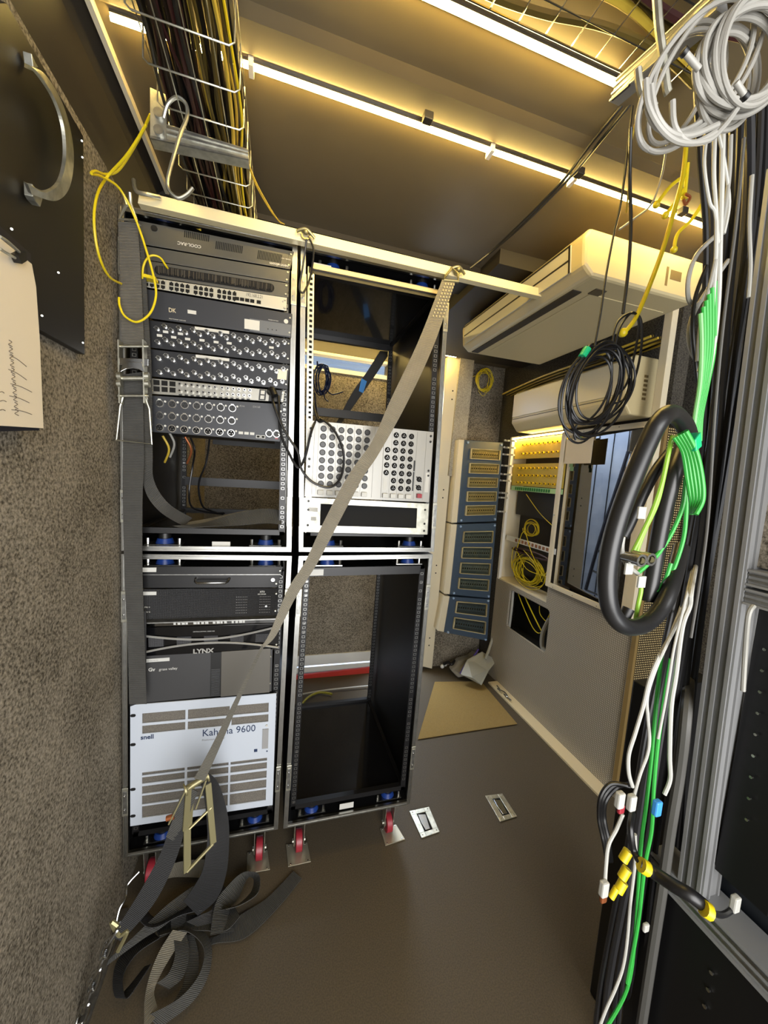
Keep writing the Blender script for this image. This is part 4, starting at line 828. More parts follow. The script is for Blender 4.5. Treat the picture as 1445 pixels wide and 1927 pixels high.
def coil(label, m, c, ax1, ax2, r, n, cr, seed, group=None, name='cable_coil', dep=Vector((0, .01, 0)), tails=(), seg=16, k=6, va=1.):
    rnd = random.Random(seed); w = MB(); pts = []
    pr_ = [(1+va*rnd.uniform(-.18, .14), 1+va*rnd.uniform(-.12, .10), va*rnd.uniform(-.12, .12), va*rnd.uniform(-.08, .08), rnd.uniform(-1, 1)) for _ in range(n+2)]
    for i in range(n*seg+1):
        a = 2*math.pi*i/seg; L = i//seg; f = (i % seg)/seg; f = f*f*(3-2*f)
        s1, s2, o1, o2, dd = [u_*(1-f)+v_*f for u_, v_ in zip(pr_[L], pr_[L+1])]
        pts.append(c+ax1*(math.cos(a)*s1+o1)+ax2*(math.sin(a)*s2+o2)+dep*dd)
    w.tube(pts, cr, k, n_=3)
    for tl in tails: w.tube(tl, cr, k)
    o = w.build(name, m, smooth=True); return tag(o, label, 'cable', group)
Z = Vector((0, 0, 1)); Y = Vector((0, 1, 0)); X = Vector((1, 0, 0))
coil('tangle of bright yellow fibre leads at the bottom of the equipment bay', YEL, Vector((XR+.04, .93, 1.01)), Y*.15, Z*.10, 0, 15, .0028, 3, dep=X*.03, va=2.2, tails=[xr([(968, 1050), (985, 1000), (1000, 1040), (1022, 1082), (1035, 1060)], XR+.02), xr([(962, 1060), (968, 1030), (990, 1070), (1028, 1085)], XR+.02), xr([(985, 1035), (1005, 1060), (1020, 1095)], XR+.02)])
coil('small tangle of yellow leads behind the middle of the bay', YEL, Vector((XR+.08, 1.0, 1.33)), Y*.07, Z*.06, 0, 8, .0025, 5, dep=X*.02, va=2.2, tails=[xr([(990, 930), (1015, 965), (1040, 990)], XR+.04)])
coil('dark red cables bunched under the white one-unit panel', mat('maroon_jacket', '331513', .5), Vector((XR+.04, .92, 1.15)), Y*.2, Z*.018, 0, 6, .007, 8, dep=X*.02)
for k in range(9):
    yy = (825, 838, 851, 872, 888, 900, 923, 932, 958)[k]; xx = 962-(yy-825)*.13
    q = Qp([(xx-14, yy), (xx+6, yy+1), (xx+6, yy+9), (xx-14, yy+8)], x=XR-.01)
    w = MB(); q.cyl(w, .18, .45, .008, 0, .012); q.cyl(w, .55, .5, .007, 0, .012); q.box(w, .2, .3, 1.1, .7, -.01, .006)
    tag(w.build('cable_clip', WHITE, smooth=True), ('topmost', 'second', 'third', 'fourth', 'fifth', 'sixth', 'seventh', 'eighth', 'lowest')[k]+' white cable clip down the left edge of the equipment bay', 'clip', 'white clips beside the bay')
# lower studded panel with rounded opening
c4 = [(945, 1060), (1145, 1158), (1146, 1470), (934, 1287)]
xp = XR-.004
pa = [P(a, b, x=xp) for a, b in [(957, 1060), (1032, 1100), (1150, 1160), (1148, 1474), (935, 1288)]]
ya, yb = 1.268, -.018
def hy(a, b): p = P(a, b, x=xp); return p.y, p.z
h0y, h0z = hy(958, 1108); h1y, h1z = hy(1034, 1148); h2y, h2z = hy(1027, 1228); h3y, h3z = hy(953, 1182)
yl, yr = (h0y+h3y)/2, (h1y+h2y)/2; zt_, zb3 = (h0z+h1z)/2, (h2z+h3z)/2
w = MB(); th = (.018, 0, 0)
def rect(w, yA, yB, zA, zB): w.box((xp, min(yA, yB), min(zA, zB)), (xp+.018, max(yA, yB), max(zA, zB)))
rect(w, ya, .655, zt_, .86); rect(w, .655, yb, zt_, .99); rect(w, ya, yl, .0, zt_); rect(w, yr, yb, .0, zt_); rect(w, yl, yr, .0, zb3)
rr = .03
for cy, cz, sy, sz in ((yl, zt_, -1, -1), (yr, zt_, 1, -1), (yl, zb3, -1, 1), (yr, zb3, 1, 1)):
    poly = [(xp, cy, cz)]+[(xp, cy+sy*rr-sy*rr*math.sin(a), cz+sz*rr-sz*rr*math.cos(a)) for a in [math.pi/2*i/5 for i in range(6)]]
    w.prism(poly, th)
tag(w.build('studded_panel', TREAD), 'studded grey brown panel with a rounded opening at right', 'panel')
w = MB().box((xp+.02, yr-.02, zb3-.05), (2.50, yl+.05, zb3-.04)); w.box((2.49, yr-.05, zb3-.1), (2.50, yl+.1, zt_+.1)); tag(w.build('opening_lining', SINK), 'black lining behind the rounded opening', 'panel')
for k, (pts, r2) in enumerate(([[(975, 1118), (990, 1155), (1005, 1185), (1018, 1190), (1030, 1165), (1036, 1152)], .0035], [[(985, 1118), (1000, 1150), (1015, 1180), (1024, 1195)], .0045], [[(1015, 1140), (1016, 1155), (1026, 1168), (1036, 1172)], .003])):
    o = MB().tube(xr(pts, XR+.03), r2, 6).build('cable', YEL, smooth=True); tag(o, ('yellow lead looping back up inside the rounded opening', 'straight yellow lead inside the rounded opening', 'thin yellow lead at the right side of the rounded opening')[k], 'cable')
o = MB().tube(xr([(966, 1100), (963, 1140), (958, 1180)], XR+.03), .011, 8).build('conduit', WHT, smooth=True); tag(o, 'white conduit at the left side of the rounded opening', 'pipe')
o = MB().tube(xr([(1034, 1165), (1022, 1190), (1020, 1215), (1026, 1228)], XR+.03), .016, 8).build('cable', CGRY, smooth=True); tag(o, 'thick grey cable at the right side of the rounded opening', 'cable')
# perforated return panel
w = MB().box((2.325, -.024, .03), (XR+.005, .0, 2.06)); w.use(MATS['cream_paint']) if False else None
tag(w.build('corner_strip', mat('tan_strip', '8a7346', .45)), 'narrow tan corner strip beside the perforated metal', 'strip')
w = MB().box((2.345, -.02, .12), (2.55, -.012, 2.0)); tag(w.build('perforated_panel', PERF), 'brass coloured perforated metal panel behind the hanging cables', 'panel')
w = MB().box((2.225, -.06, .96), (2.26, -.02, 2.62)); tag(w.build('trunking', CREAM, bevel=.002), 'tall cream trunking between wall air conditioner and cables', 'trunking')
# glass door
t = thing('glass_door', 'tinted glass cabinet door in a cream frame', 'door', (XR, .3, .98))
q = Q(*xr([(1061, 815), (1226, 795), (1200, 1182), (1031, 1099)], XR-.02)); 
y_a, y_b = .655, .04; z_t, z_b = 2.035, .985
q = Q((XR-.025, y_a, z_t), (XR-.025, y_b, z_t), (XR-.025, y_b, z_b), (XR-.025, y_a, z_b))
e, g = .05, .028
w = MB(); q.grid_frame(w, [0, e, 1-e, 1], [0, g, 1-g, 1], {(1, 1)}, -.012, .004); w.build('frame', CREAM, t, bevel=.001)
GP = q(.5, .5, -.045); GN = Vector((-1, .115, 0)).normalized(); gc = []
for u, v in ((e*.9, 1-g*.9), (1-e*.9, 1-g*.9), (1-e*.9, g*.9), (e*.9, g*.9)): p = q(u, v); gc.append(Vector((GP.x+(p.y-GP.y)*.115, p.y, p.z)))
w = MB().prism(gc, (.004, 0, 0)); w.build('glass', TINT, t)
w = MB(); q.screws(w, [(u, .99) for u in (.12, .4, .7, .95)]+[(u, .012) for u in (.3, .7)], .003, .006); w.build('frame_screws', DBR, t)
w = MB(); q.box(w, .07, .05, .42, .20, -.003, .0); w.build('paper_note', PAPER, t)
w = MB(); q.box(w, .22, .04, .28, .055, .0, .001); q.box(w, .15, .2, .2, .22, .0, .001); q.box(w, .165, .22, .215, .245, .0, .001); w.build('green_tape', mat('green_tape', '6b8a5c', .6), t)
w = MB(); q.cyl(w, .02, .53, .006, 0, .008); w.build('lock', STEEL, t)
# outside, mirrored in the glass: ladder and seamed wall; behind the glass, brown shelves
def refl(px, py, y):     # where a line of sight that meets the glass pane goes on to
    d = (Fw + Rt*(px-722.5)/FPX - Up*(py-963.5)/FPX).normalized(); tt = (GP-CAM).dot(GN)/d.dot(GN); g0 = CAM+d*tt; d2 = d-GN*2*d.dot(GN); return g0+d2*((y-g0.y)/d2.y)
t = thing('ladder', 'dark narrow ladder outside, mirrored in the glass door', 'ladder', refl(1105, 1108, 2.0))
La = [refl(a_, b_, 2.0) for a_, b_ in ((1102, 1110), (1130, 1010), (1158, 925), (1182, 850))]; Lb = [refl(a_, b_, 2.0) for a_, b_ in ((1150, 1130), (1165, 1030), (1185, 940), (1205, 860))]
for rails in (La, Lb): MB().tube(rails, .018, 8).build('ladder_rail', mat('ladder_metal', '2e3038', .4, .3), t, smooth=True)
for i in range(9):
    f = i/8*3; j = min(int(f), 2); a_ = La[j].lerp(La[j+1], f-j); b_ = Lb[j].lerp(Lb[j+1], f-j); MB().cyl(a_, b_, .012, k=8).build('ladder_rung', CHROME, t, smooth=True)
w = MB().box((-.6, 2.3, -.5), (3.2, 2.36, 3.0)); tag(w.build('outer_wall', mat('outer_wall_paint', 'b4c2d8', .6, 0, 'noise', 3, 'd3deee', .1)), 'pale blue blotchy wall outside the back door, mirrored in the glass', 'wall')
w = MB()
for i in range(12): x_0 = .3+.17*i; w.box((x_0, 2.292, -.5), (x_0+.008, 2.2995, 3.0))
tag(w.build('wall_seam', BLK), 'dark vertical seams on the outside wall', 'seam')
t = thing('equipment_shelves', 'brown shelves of gear behind the left half of the glass door', 'shelf', (2.48, .5, 1.0))
for i in range(7):
    z = 1.05+i*.13; MB().box((2.42+.01*(i % 2), .47, z), (2.50, .645, z+.075)).build('shelf_unit', mat('brown_gear%d' % (i % 2), ('7a5c48', '54402f')[i % 2], .5), t)

# ------------------------------------------------------------------ back wall: distribution boxes, coil, dustpan
def xyb(c, dep, label, nwin, light_tint):
    q = Qp(c, y=1.30); t = thing('distribution_box', label, 'fuse box', q.bot, 'distribution boxes on the back wall')
    w = MB().use(BLUG); q.box(w, .10, 0, 1, 1, -.10, .0); w.build('housing', None, t, bevel=.003)
    w = MB(); q.box(w, -.02, 0, .10, 1, -.13, -.005); w.build('side_trunking', CREAM, t, bevel=.002)
    w = MB()
    for u in (.17, .95):
        for v in (.03, .97): q.cyl(w, u, v, .009, 0, .012)
    w.build('corner_bolts', mat('bolt_blue', '8fa8c8', .3), t, smooth=True)
    for i in range(nwin):
        v0_ = .10+(.86/nwin)*i; v1_ = v0_+.62/nwin
        if light_tint == 2 and i == 0: pass
        w = MB(); w.use(mat('breaker_bed_%d' % light_tint, ('31445e', '8d8b74', '46596c')[light_tint], .4)); q.box(w, .24, v0_, .92, v1_, 0, .004); w.use(mat('breaker_%d' % light_tint, ('48607f', 'b9b08a', '6d7f90')[light_tint], .4)); vm = (v0_+v1_)/2; vh = (v1_-v0_)  # yellow light above and bluish light below put into the breaker colours
        for k in range(12): q.box(w, .29+k*.05, vm-vh*.22, .33+k*.05, vm+vh*.22, .004, .010)
        w.use(SINK)
        for k in range(12): q.box(w, .302+k*.05, vm-vh*.06, .318+k*.05, vm+vh*.08, .010, .014)
        br = w.build('breaker_row', None, t)
        w = MB().use(mat('window_rim', 'cfc6a4', .3)); e1 = .035; f1 = .10/nwin
        for a in ((.24, v0_, .92, v0_+f1*.3), (.24, v1_-f1*.3, .92, v1_), (.24, v0_, .24+e1*.5, v1_), (.92-e1*.5, v0_, .92, v1_)): q.box(w, *a, .006, .022)
        w.use(SMOKE); q.box(w, .24, v0_, .92, v1_, .020, .022); w.build('clear_cover', None, br)
    return q, t
xyb([(866, 827), (947, 833), (934, 981), (852, 984)], .1, 'upper blue grey distribution box with five clear covers', 5, 1)
xyb([(852, 987), (934, 984), (922, 1126), (838, 1118)], .1, 'middle blue distribution box with clear covers', 4, 2)
xyb([(838, 1122), (922, 1128), (917, 1206), (826, 1188)], .1, 'lowest blue distribution box with two framed covers', 2, 0)
c = P(911, 716, y=1.37)
coil('loose coil of thin yellow lead hanging on the back wall', YEL, c, X*.08, Z*.085, 0, 8, .0022, 11, dep=Y*.01, va=1.8, tails=[[P(900, 735, y=1.38), P(908, 745, y=1.38), P(916, 737, y=1.38), P(918, 720, y=1.38)], [P(893, 708, y=1.38), P(882, 708, y=1.38), P(875, 700, y=1.38)]])
# dust pan, brush and bits in the corner
t = thing('dustpan', 'grey dustpan leaning in the back corner with a small broom handle', 'dustpan', P(885, 1275, z=0))
MB().prism([P(868, 1270, y=1.12), P(880, 1243, y=1.2), P(908, 1228, y=1.25), P(935, 1243, y=1.2), P(920, 1262, y=1.12), P(906, 1290, y=1.02), P(890, 1276, y=1.05)], (0, .012, .004)).build('pan', mat('grey_plastic', '8f8f85', .5), t, bevel=.002)
MB().tube([P(913, 1240, y=1.18), P(920, 1222, y=1.22), P(927, 1200, y=1.25)], .012, 8).build('handle', mat('grey_plastic', '8f8f85', .5), t, smooth=True)
t = thing('hand_brush', 'grey bag with a purple stripe slumped beside the dustpan', 'bag', P(860, 1272, z=0))
MB().prism([P(849, 1262, y=1.25), P(864, 1243, y=1.3), P(884, 1238, y=1.3), P(896, 1228, y=1.3), P(900, 1245, y=1.25), P(880, 1272, y=1.18), P(862, 1276, y=1.2)], (0, .06, .0)).build('bag_body', mat('bag_grey', '77756f', .7), t, bevel=.01)
MB().tube([P(866, 1268, y=1.17), P(876, 1250, y=1.2), P(890, 1236, y=1.24), P(900, 1222, y=1.27)], .007, 8).build('stripe', mat('purple', '3b2a78', .5), t, smooth=True)
t['category'] = 'bag'; t.name = 'bag'; WL['bag'] = WL.get('hand_brush')
w = MB().ball(P(832, 1254, y=1.36), .018).ball(P(838, 1251, y=1.38), .014); tag(w.build('paper_scrap', WHITE, smooth=True), 'crumpled white scrap on the floor by the door post', 'litter')
o = MB().tube([P(835, 1250, y=1.35), P(843, 1246, y=1.33), P(850, 1250, y=1.30), P(855, 1243, y=1.33)], .012, 8).build('tool', CBLK, smooth=True); tag(o, 'small black clamp tool beside the white scrap', 'tool')
o = MB().tube([P(a, b, z=.03) for a, b in ((935, 1290), (942, 1300), (936, 1296), (950, 1303), (955, 1312), (948, 1306), (962, 1318))], .005, 6).build('chain', CHROME, smooth=True); tag(o, 'short brass chain at the far end of the floor trim', 'chain')

# ------------------------------------------------------------------ near right: aluminium frame and gear
def post(a, b, y, wdt, dp, name, label):
    a = P(*a, y=y); b = P(*b, y=y); w = MB().use(ALUD); sx_ = Vector((wdt, 0, 0)); dy = Vector((0, dp, 0))
    w.hexa([b, b+sx_, b+sx_+dy, b+dy, a, a+sx_, a+sx_+dy, a+dy]); w.use(ALU)
    for f in (.0, .42, .86): o_ = sx_*f; w.hexa([b+o_-dy*.06, b+o_+sx_*.12-dy*.06, b+o_+sx_*.12, b+o_, a+o_-dy*.06, a+o_+sx_*.12-dy*.06, a+o_+sx_*.12, a+o_])
    return tag(w.build(name, None), label, 'post')
PALU = mat('profile_alu', '8c8d8e', .4, .35); MATS['pa'] = PALU
t = thing('aluminium_frame', 'grey aluminium profile frame standing near at right', 'frame', P(1282, 1690, y=-.9))
y_ = -.88
a, b = P(1444, 320, y=y_), P(1274, 1672, y=y_); dy = Vector((0, -.045, 0))
w = MB().use(PALU)
def strip(f0, f1, d):
    s0, s1 = Vector((.055*f0, 0, 0)), Vector((.055*f1, 0, 0)); dd = Vector((0, -d, 0))+dy; w.hexa([b+s0+dd, b+s1+dd, b+s1, b+s0, a+s0+dd, a+s1+dd, a+s1, a+s0])
strip(0, 1, 0); strip(0, .1, .004); strip(.38, .46, .004); strip(.9, 1, .004); dl = Vector((-.003, 0, 0))
for f0 in (.0, .4, .84): w.hexa([b+dl+dy*(f0+.16), b+dy*(f0+.16), b+dy*f0, b+dl+dy*f0, a+dl+dy*(f0+.16), a+dy*(f0+.16), a+dy*f0, a+dl+dy*f0])
w.build('upright', None, t)
xb = b.x
def yrail(z, y0_, y1_, h, nm):
    w = MB().use(PALU); w.box((xb, y0_, z), (xb+.07, y1_, z+h)); w.use(ALUD); w.box((xb-.003, y0_, z+h*.3), (xb, y1_, z+h*.42)); w.box((xb-.003, y0_, z+h*.62), (xb, y1_, z+h*.74)); w.use(PALU)
    w.box((xb-.005, y0_, z), (xb, y1_, z+h*.14)); w.box((xb-.005, y0_, z+h*.86), (xb, y1_, z+h)); w.build(nm, None, t)
pb = P(1284, 1672, x=xb)
yrail(pb.z-.04, -1.7, y_+.07, .055, 'bottom_rail')
xb = 1.41; yrail(1.50, -1.5, -.93, .032, 'cross_rail'); yrail(1.462, -1.5, -.93, .032, 'cross_rail')
w = MB().box((1.44, -1.5, 1.535), (1.46, -.86, 2.1)); tag(w.build('carpet_panel', CARP), 'grey carpeted panel behind the aluminium upright', 'panel')
w = MB().box((1.52, -1.6, .7), (1.56, -.9, 1.46)); tag(w.build('gear_front', mat('gear_blueblack', '0d1218', .5)), 'blue black gear panel at the right edge below the rails', 'panel')
w = MB().use(BLKM).box((1.46, -1.02, .86), (1.50, -.93, 1.46)); w.use(CHROME)
for k in range(9): c = P(1440-k*4.2, 1222+k*40, x=1.455); w.cyl(c, c-Vector((.004, 0, 0)), .003, k=8)
w.build('rack_strip', None, t)
o = MB().tube([P(1418, 1140, y=-.98), P(1408, 1160, y=-.98), P(1402, 1230, y=-.97), P(1398, 1300, y=-.97)], .004).build('cable', CGRY, smooth=True); tag(o, 'thin grey lead curving down behind the aluminium rail', 'cable')
w = MB().use(BLKM).box((1.45, -1.6, .0), (1.5, -.80, .76)); w.use(CHROME)
for k, (x, y) in enumerate(((1340, 1830), (1334, 1862), (1327, 1893))): c = P(x, y, x=1.449); w.cyl(c, c-Vector((.004, 0, 0)), .004, k=8)
tag(w.build('lower_rack', None), 'black lower rack side below the aluminium rail', 'rack')
# dark duct behind the cable bundle
w = MB().box((1.57, -.66, 0), (1.85, -.61, 1.10)); tag(w.build('cable_duct', BLK, bevel=.004), 'black upright duct behind the hanging cables', 'duct')

# ------------------------------------------------------------------ cable bundle down the right side
Lb_ = [(250, 1310), (400, 1322), (600, 1318), (800, 1322), (1000, 1300), (1200, 1255), (1400, 1205), (1600, 1170), (1800, 1130), (1950, 1112)]
Rb_ = [(250, 1450), (400, 1440), (600, 1412), (800, 1376), (1000, 1345), (1200, 1318), (1400, 1300), (1600, 1285), (1800, 1270), (1950, 1262)]
def it(T, y):
    for (a, b), (c, d) in zip(T, T[1:]):
        if y <= c: return b+(d-b)*(y-a)/(c-a)
    return T[-1][1]
rnd = random.Random(4)
desc = ['leftmost', 'second', 'third', 'fourth', 'fifth', 'sixth', 'seventh', 'eighth', 'ninth', 'tenth', 'eleventh', 'twelfth', 'thirteenth', 'fourteenth', 'fifteenth', 'rightmost']
for i in range(16):
    s = (i+.5)/16; pts = []; y0_ = -.79+rnd.uniform(-.06, .05); r2 = rnd.choice((.005, .0065, .008, .006)); ph = rnd.uniform(0, 6)
    for py in range(170, 2000, 130):
        py2 = max(py, 250); x = it(Lb_, py2)+(it(Rb_, py2)-it(Lb_, py2))*s+5*math.sin(py*.006+ph); pts.append(P(x, py, y=y0_+.0+.01*math.sin(py*.004+ph)))
    o = MB().tube(pts, r2, 7, n_=4).build('cable', CBLK, smooth=True); o.data.materials[0] = mat('charcoal_jacket', '232325', .4) if i % 3 else CBLK; tag(o, 'black cable hanging in the right bundle, '+desc[i]+' of sixteen', 'cable', 'black cables in the right bundle')
def cb(label, m, r, pts, y=-.88, group=None, name='cable'):
    return cable(label, m, r*.66, [(p[0], p[1], p[2] if len(p) > 2 else y) for p in pts], group, name)
WB = 'white cables beside the black bundle'
cb('white cable running from the top down to a plug near the floor', WHT, .006, [(1322, 1030, -.72), (1305, 1080, -.80), (1288, 1140), (1265, 1190), (1238, 1240), (1222, 1280), (1210, 1330), (1195, 1380), (1183, 1420), (1183, 1455), (1190, 1480)], group=WB)
cb('white cable branching off and ending at the white connector', WHT, .005, [(1298, 1070, -.74), (1285, 1130, -.80), (1262, 1195), (1235, 1255), (1218, 1310), (1219, 1350), (1222, 1390), (1218, 1420), (1205, 1455), (1192, 1500)], group=WB)
cb('brightest white cable ending at the blue plug', WHT, .0065, [(1322, 990, -.72), (1312, 1050, -.80), (1301, 1110), (1298, 1140), (1284, 1180), (1272, 1270), (1263, 1330), (1260, 1420), (1261, 1465), (1250, 1495)], -.9, WB)
cb('thin white cable beside the brightest one', WHT, .004, [(1316, 1000, -.72), (1305, 1060, -.80), (1293, 1115), (1282, 1160), (1268, 1220), (1260, 1270), (1250, 1330), (1238, 1390)], -.9, WB)
cb('short white lead hanging to a lone connector above the floor', WHT, .0055, [(1172, 1532), (1160, 1560), (1145, 1590), (1140, 1630), (1138, 1665)], -.9, WB)
cb('long thin white cable down to the floor', WHT, .005, [(1195, 1570), (1195, 1620), (1186, 1700), (1180, 1770), (1172, 1820), (1158, 1860), (1140, 1900), (1125, 1940)], -.88, WB)
GB = 'green cables in the lower bundle'
cb('left green cable low in the bundle', GRN, .006, [(1245, 1230), (1235, 1320), (1225, 1430), (1215, 1520), (1205, 1600), (1195, 1760), (1180, 1860), (1140, 1935)], -.87, GB)
cb('right green cable low in the bundle', GRN, .006, [(1262, 1240), (1240, 1380), (1230, 1480), (1226, 1560), (1213, 1630), (1200, 1740), (1180, 1850)], -.89, GB)
# grey ribbed hose columns at the bottom
cb('wide dark grey cable beside the aluminium upright at the bottom', MATS['dark_grey_jacket'], .017, [(1310, 1150, -.72), (1300, 1240, -.78), (1292, 1340), (1280, 1450), (1262, 1560), (1245, 1680), (1228, 1790), (1205, 1940)], -.86)
cb('thin dark grey cable running down behind the upright', mat('dark_grey_jacket', '4c4b48', .5), .004, [(1400, 260), (1385, 420), (1362, 600), (1345, 780), (1330, 1000), (1300, 1200)], -.9)
# upper white, grey and green descending cables
UW = 'pale cables dropping from the ceiling at right'
for i, (pts, m, r2) in enumerate((([(1345, 250), (1343, 330), (1348, 420), (1345, 520), (1335, 620), (1315, 700)], WHT, .005), ([(1360, 250), (1358, 350), (1355, 450), (1352, 560), (1343, 650), (1325, 740)], WHT, .006), ([(1330, 255), (1325, 310), (1335, 380), (1345, 400), (1352, 460)], WHT, .004), ([(1375, 255), (1372, 330), (1360, 420), (1340, 520), (1320, 600), (1312, 680)], CGRY, .005), ([(1415, 330), (1410, 420), (1412, 500), (1408, 560)], CGRY, .005), ([(1352, 255), (1362, 300), (1372, 380), (1362, 440)], WHT, .004))):
    cb(('leftmost pale cable dropping to the green bunch', 'thickest pale cable dropping to the green bunch', 'short pale cable crossing the others near the ceiling', 'grey cable slanting left towards the green bunch', 'grey cable close to the aluminium upright top', 'thin pale cable bowing right near the ceiling')[i], m, r2, pts, -.90, UW)
cb('grey cable loop bulging left against the big air conditioner', CGRY, .006, [(1345, 445), (1312, 478), (1296, 520), (1295, 560), (1306, 575), (1320, 565)], -.86)
cb('second grey loop hanging lower beside the trunking', CGRY, .006, [(1370, 490), (1335, 540), (1305, 590), (1296, 630), (1302, 665), (1312, 678)], -.86)
cb('black lead looping left of the green bunch', CBLK, .005, [(1330, 500), (1308, 560), (1303, 620), (1308, 680), (1312, 720)], -.87)
for i in range(6):
    o_ = i*6; cb(('leftmost', 'second', 'third', 'fourth', 'fifth', 'rightmost')[i]+' green cable of the bunch coming down at right', GRN if i else mat('pale_green_jacket', '6fae6a', .4), .0055, [(1318+o_*.9, 590-o_*2), (1320+o_*.8, 650), (1317+o_*.5, 720), (1308+o_*.4, 780), (1302+o_*.5, 830)], -.92+.004*i, 'green cables of the descending bunch')
for i in range(5):
    o_ = i*7; cb(('innermost', 'second', 'middle', 'fourth', 'outermost')[i]+' green loop curving round under the green tape', GRN, .0055, [(1268+o_*.8, 822-o_*.4), (1285+o_*.9, 850), (1293+o_, 900), (1300+o_*.8, 940), (1301+o_*.3, 968)], -.95-.004*i, 'green loops under the tape')
for i, pts in enumerate(([(1266, 820), (1256, 860), (1245, 910), (1228, 960), (1210, 1000), (1190, 1040)], [(1262, 830), (1248, 900), (1235, 950), (1212, 1000), (1195, 1045)], [(1290, 900), (1285, 950), (1265, 1000), (1240, 1040), (1215, 1065), (1198, 1080)], [(1292, 930), (1288, 1000), (1275, 1050), (1258, 1090), (1235, 1120)], [(1262, 1060), (1252, 1090), (1240, 1108), (1232, 1112)], [(1205, 1085), (1206, 1110), (1200, 1140), (1196, 1165)])):
    cb(('lime cable from the bunch to the dark clamp', 'second lime cable beside the first', 'bright green cable crossing to the silver connectors', 'bright green cable sweeping lowest behind the hose', 'short green stub behind the hose', 'yellow green lead hanging under the silver connectors')[i], (GRNY, GRNY, GRN, GRN, GRN, GRNY)[i], .0055, pts, -.93, 'green leads inside the hose loop')
w = MB().prism([P(1320, 812, y=-.97), P(1308, 828, y=-.97), P(1310, 850, y=-.97), P(1322, 840, y=-.97), P(1321, 825, y=-.97)], (0, .02, 0)); tag(w.build('green_tape', mat('bright_green_tape', '14a36b', .4), bevel=.002), 'bright green tape holding the green cables', 'tape')
# thick black hose loop
o = MB().tube([P(a, b, y=c) for a, b, c in [(1300, 835, -.92), (1288, 800, -.94), (1265, 778, -.96), (1245, 788, -.98), (1225, 820, -.98), (1195, 890, -.98), (1165, 970, -.98), (1147, 1040, -.98), (1142, 1100, -.98), (1150, 1150, -.98), (1175, 1178, -.98), (1210, 1176, -.96), (1240, 1150, -.95), (1262, 1105, -.94), (1282, 1030, -.90)]], .0135, 14).build('cable', mat('hose_black', '1b1b1c', .33), smooth=True); tag(o, 'very thick black cable forming a tall loop in front of the glass door', 'cable')
o = MB().tube([P(a, b, y=c) for a, b, c in [(1285, 840, -.90), (1272, 880, -.92), (1255, 940, -.92), (1240, 1010, -.92), (1228, 1080, -.92), (1218, 1130, -.92)]], .0135, 14).build('cable', mat('hose_black', '1b1b1c', .33), smooth=True); tag(o, 'inner thick black cable slanting down inside the tall loop', 'cable')
o = MB().tube([P(a, b, y=-.88) for a, b in [(1262, 850), (1235, 885), (1210, 930), (1185, 985), (1172, 1010)]], .010, 10).build('cable', CBLK, smooth=True); tag(o, 'black cable slanting behind the tall loop', 'cable')
for i, (x, y) in enumerate(((1195, 1052), (1213, 1050))):
    c = P(x, y, y=-.96); w = MB().use(CHROME).ring(c, (0, -1, 0), .0105, .007, .012); w.cyl(c+Vector((0, .02, 0)), c, .009, k=12); w.use(BRASS).cyl(c, c+Vector((0, -.004, 0)), .005, k=10)
    tag(w.build('coax_plug', None, smooth=True), ('left', 'right')[i]+' silver coax plug hanging inside the thick cable loop', 'plug', 'silver coax plugs')
cb('brown grey lead curling round the left of the coax plugs', CGRY, .006, [(1172, 1010), (1170, 1035), (1178, 1060), (1190, 1072), (1200, 1080)], -.94)
for i, (x, y, m, l) in enumerate(((1183, 1070, WHT, 'white tag on the lead under the coax plugs'), (1207, 1095, WHT, 'white tag above the yellow green lead'), (1207, 965, WHT, 'white tag on the lime cable'))):
    c = P(x, y, y=-.95); tag(MB().box(c-Vector((.008, .002, .010)), c+Vector((.008, .002, .010))).build('cable_tag', m, bevel=.001), l, 'tag')
o = MB().cyl(P(1183, 1145, y=-.95), P(1173, 1165, y=-.95), .009).build('coax_plug', BLK, smooth=True); tag(o, 'black plug body hanging at the bottom of the thick loop', 'plug')
# hanging black coil on yellow rope
t0 = P(1120, 745, y=-.25)
coil('large coil of black cable hung from a yellow rope before the air conditioners', CBLK, P(1121, 735, y=-.60), (P(1188, 735, y=-.60)-P(1121, 735, y=-.60))*.74, (P(1140, 655, y=-.60)-P(1121, 735, y=-.60)), 0, 12, .003, 21, dep=Y*.02, va=1.9, tails=[[P(a, b, y=-.6) for a, b in pts] for pts in ([(1118, 655), (1130, 590), (1140, 520), (1155, 440), (1170, 370), (1190, 200)], [(1100, 670), (1110, 650), (1118, 655)], [(1150, 660), (1160, 610), (1185, 590), (1205, 600), (1207, 650), (1195, 710), (1175, 750), (1150, 760)], [(1152, 680), (1165, 620), (1190, 588), (1202, 610), (1195, 660), (1180, 720), (1160, 745)], [(1085, 800), (1080, 815), (1083, 828)])])
c = P(1099, 664, y=-.6); o = MB().cyl(P(1095, 672, y=-.6), P(1105, 656, y=-.6), .010, k=12).build('green_tape', mat('bright_green_tape', '14a36b', .4), smooth=True); tag(o, 'green tape round the neck of the black coil', 'tape')
o = MB().tube([P(a, b, y=-.6) for a, b in [(1292, 260), (1285, 330), (1270, 390), (1250, 460), (1225, 530), (1195, 600), (1170, 630)]], .0055, 8).build('rope', YEL, smooth=True); tag(o, 'bright yellow rope slanting down to the black coil', 'rope')
o = MB().ball(P(1172, 626, y=-.6), .012).build('rope_knot', YEL, smooth=True); tag(o, 'yellow knot where the rope meets the black coil', 'knot')
cable('black cable hanging straight to the coil behind the rope', CBLK, .004, [(1187, 240, -.62), (1185, 330, -.6), (1187, 420, -.6), (1183, 500, -.6), (1172, 590, -.6)])
cable('thin pale wire dropping across the long light strip', YELD, .0025, [(1205, 195, -.65), (1185, 280, -.6), (1183, 350, -.55), (1178, 400, -.5)])
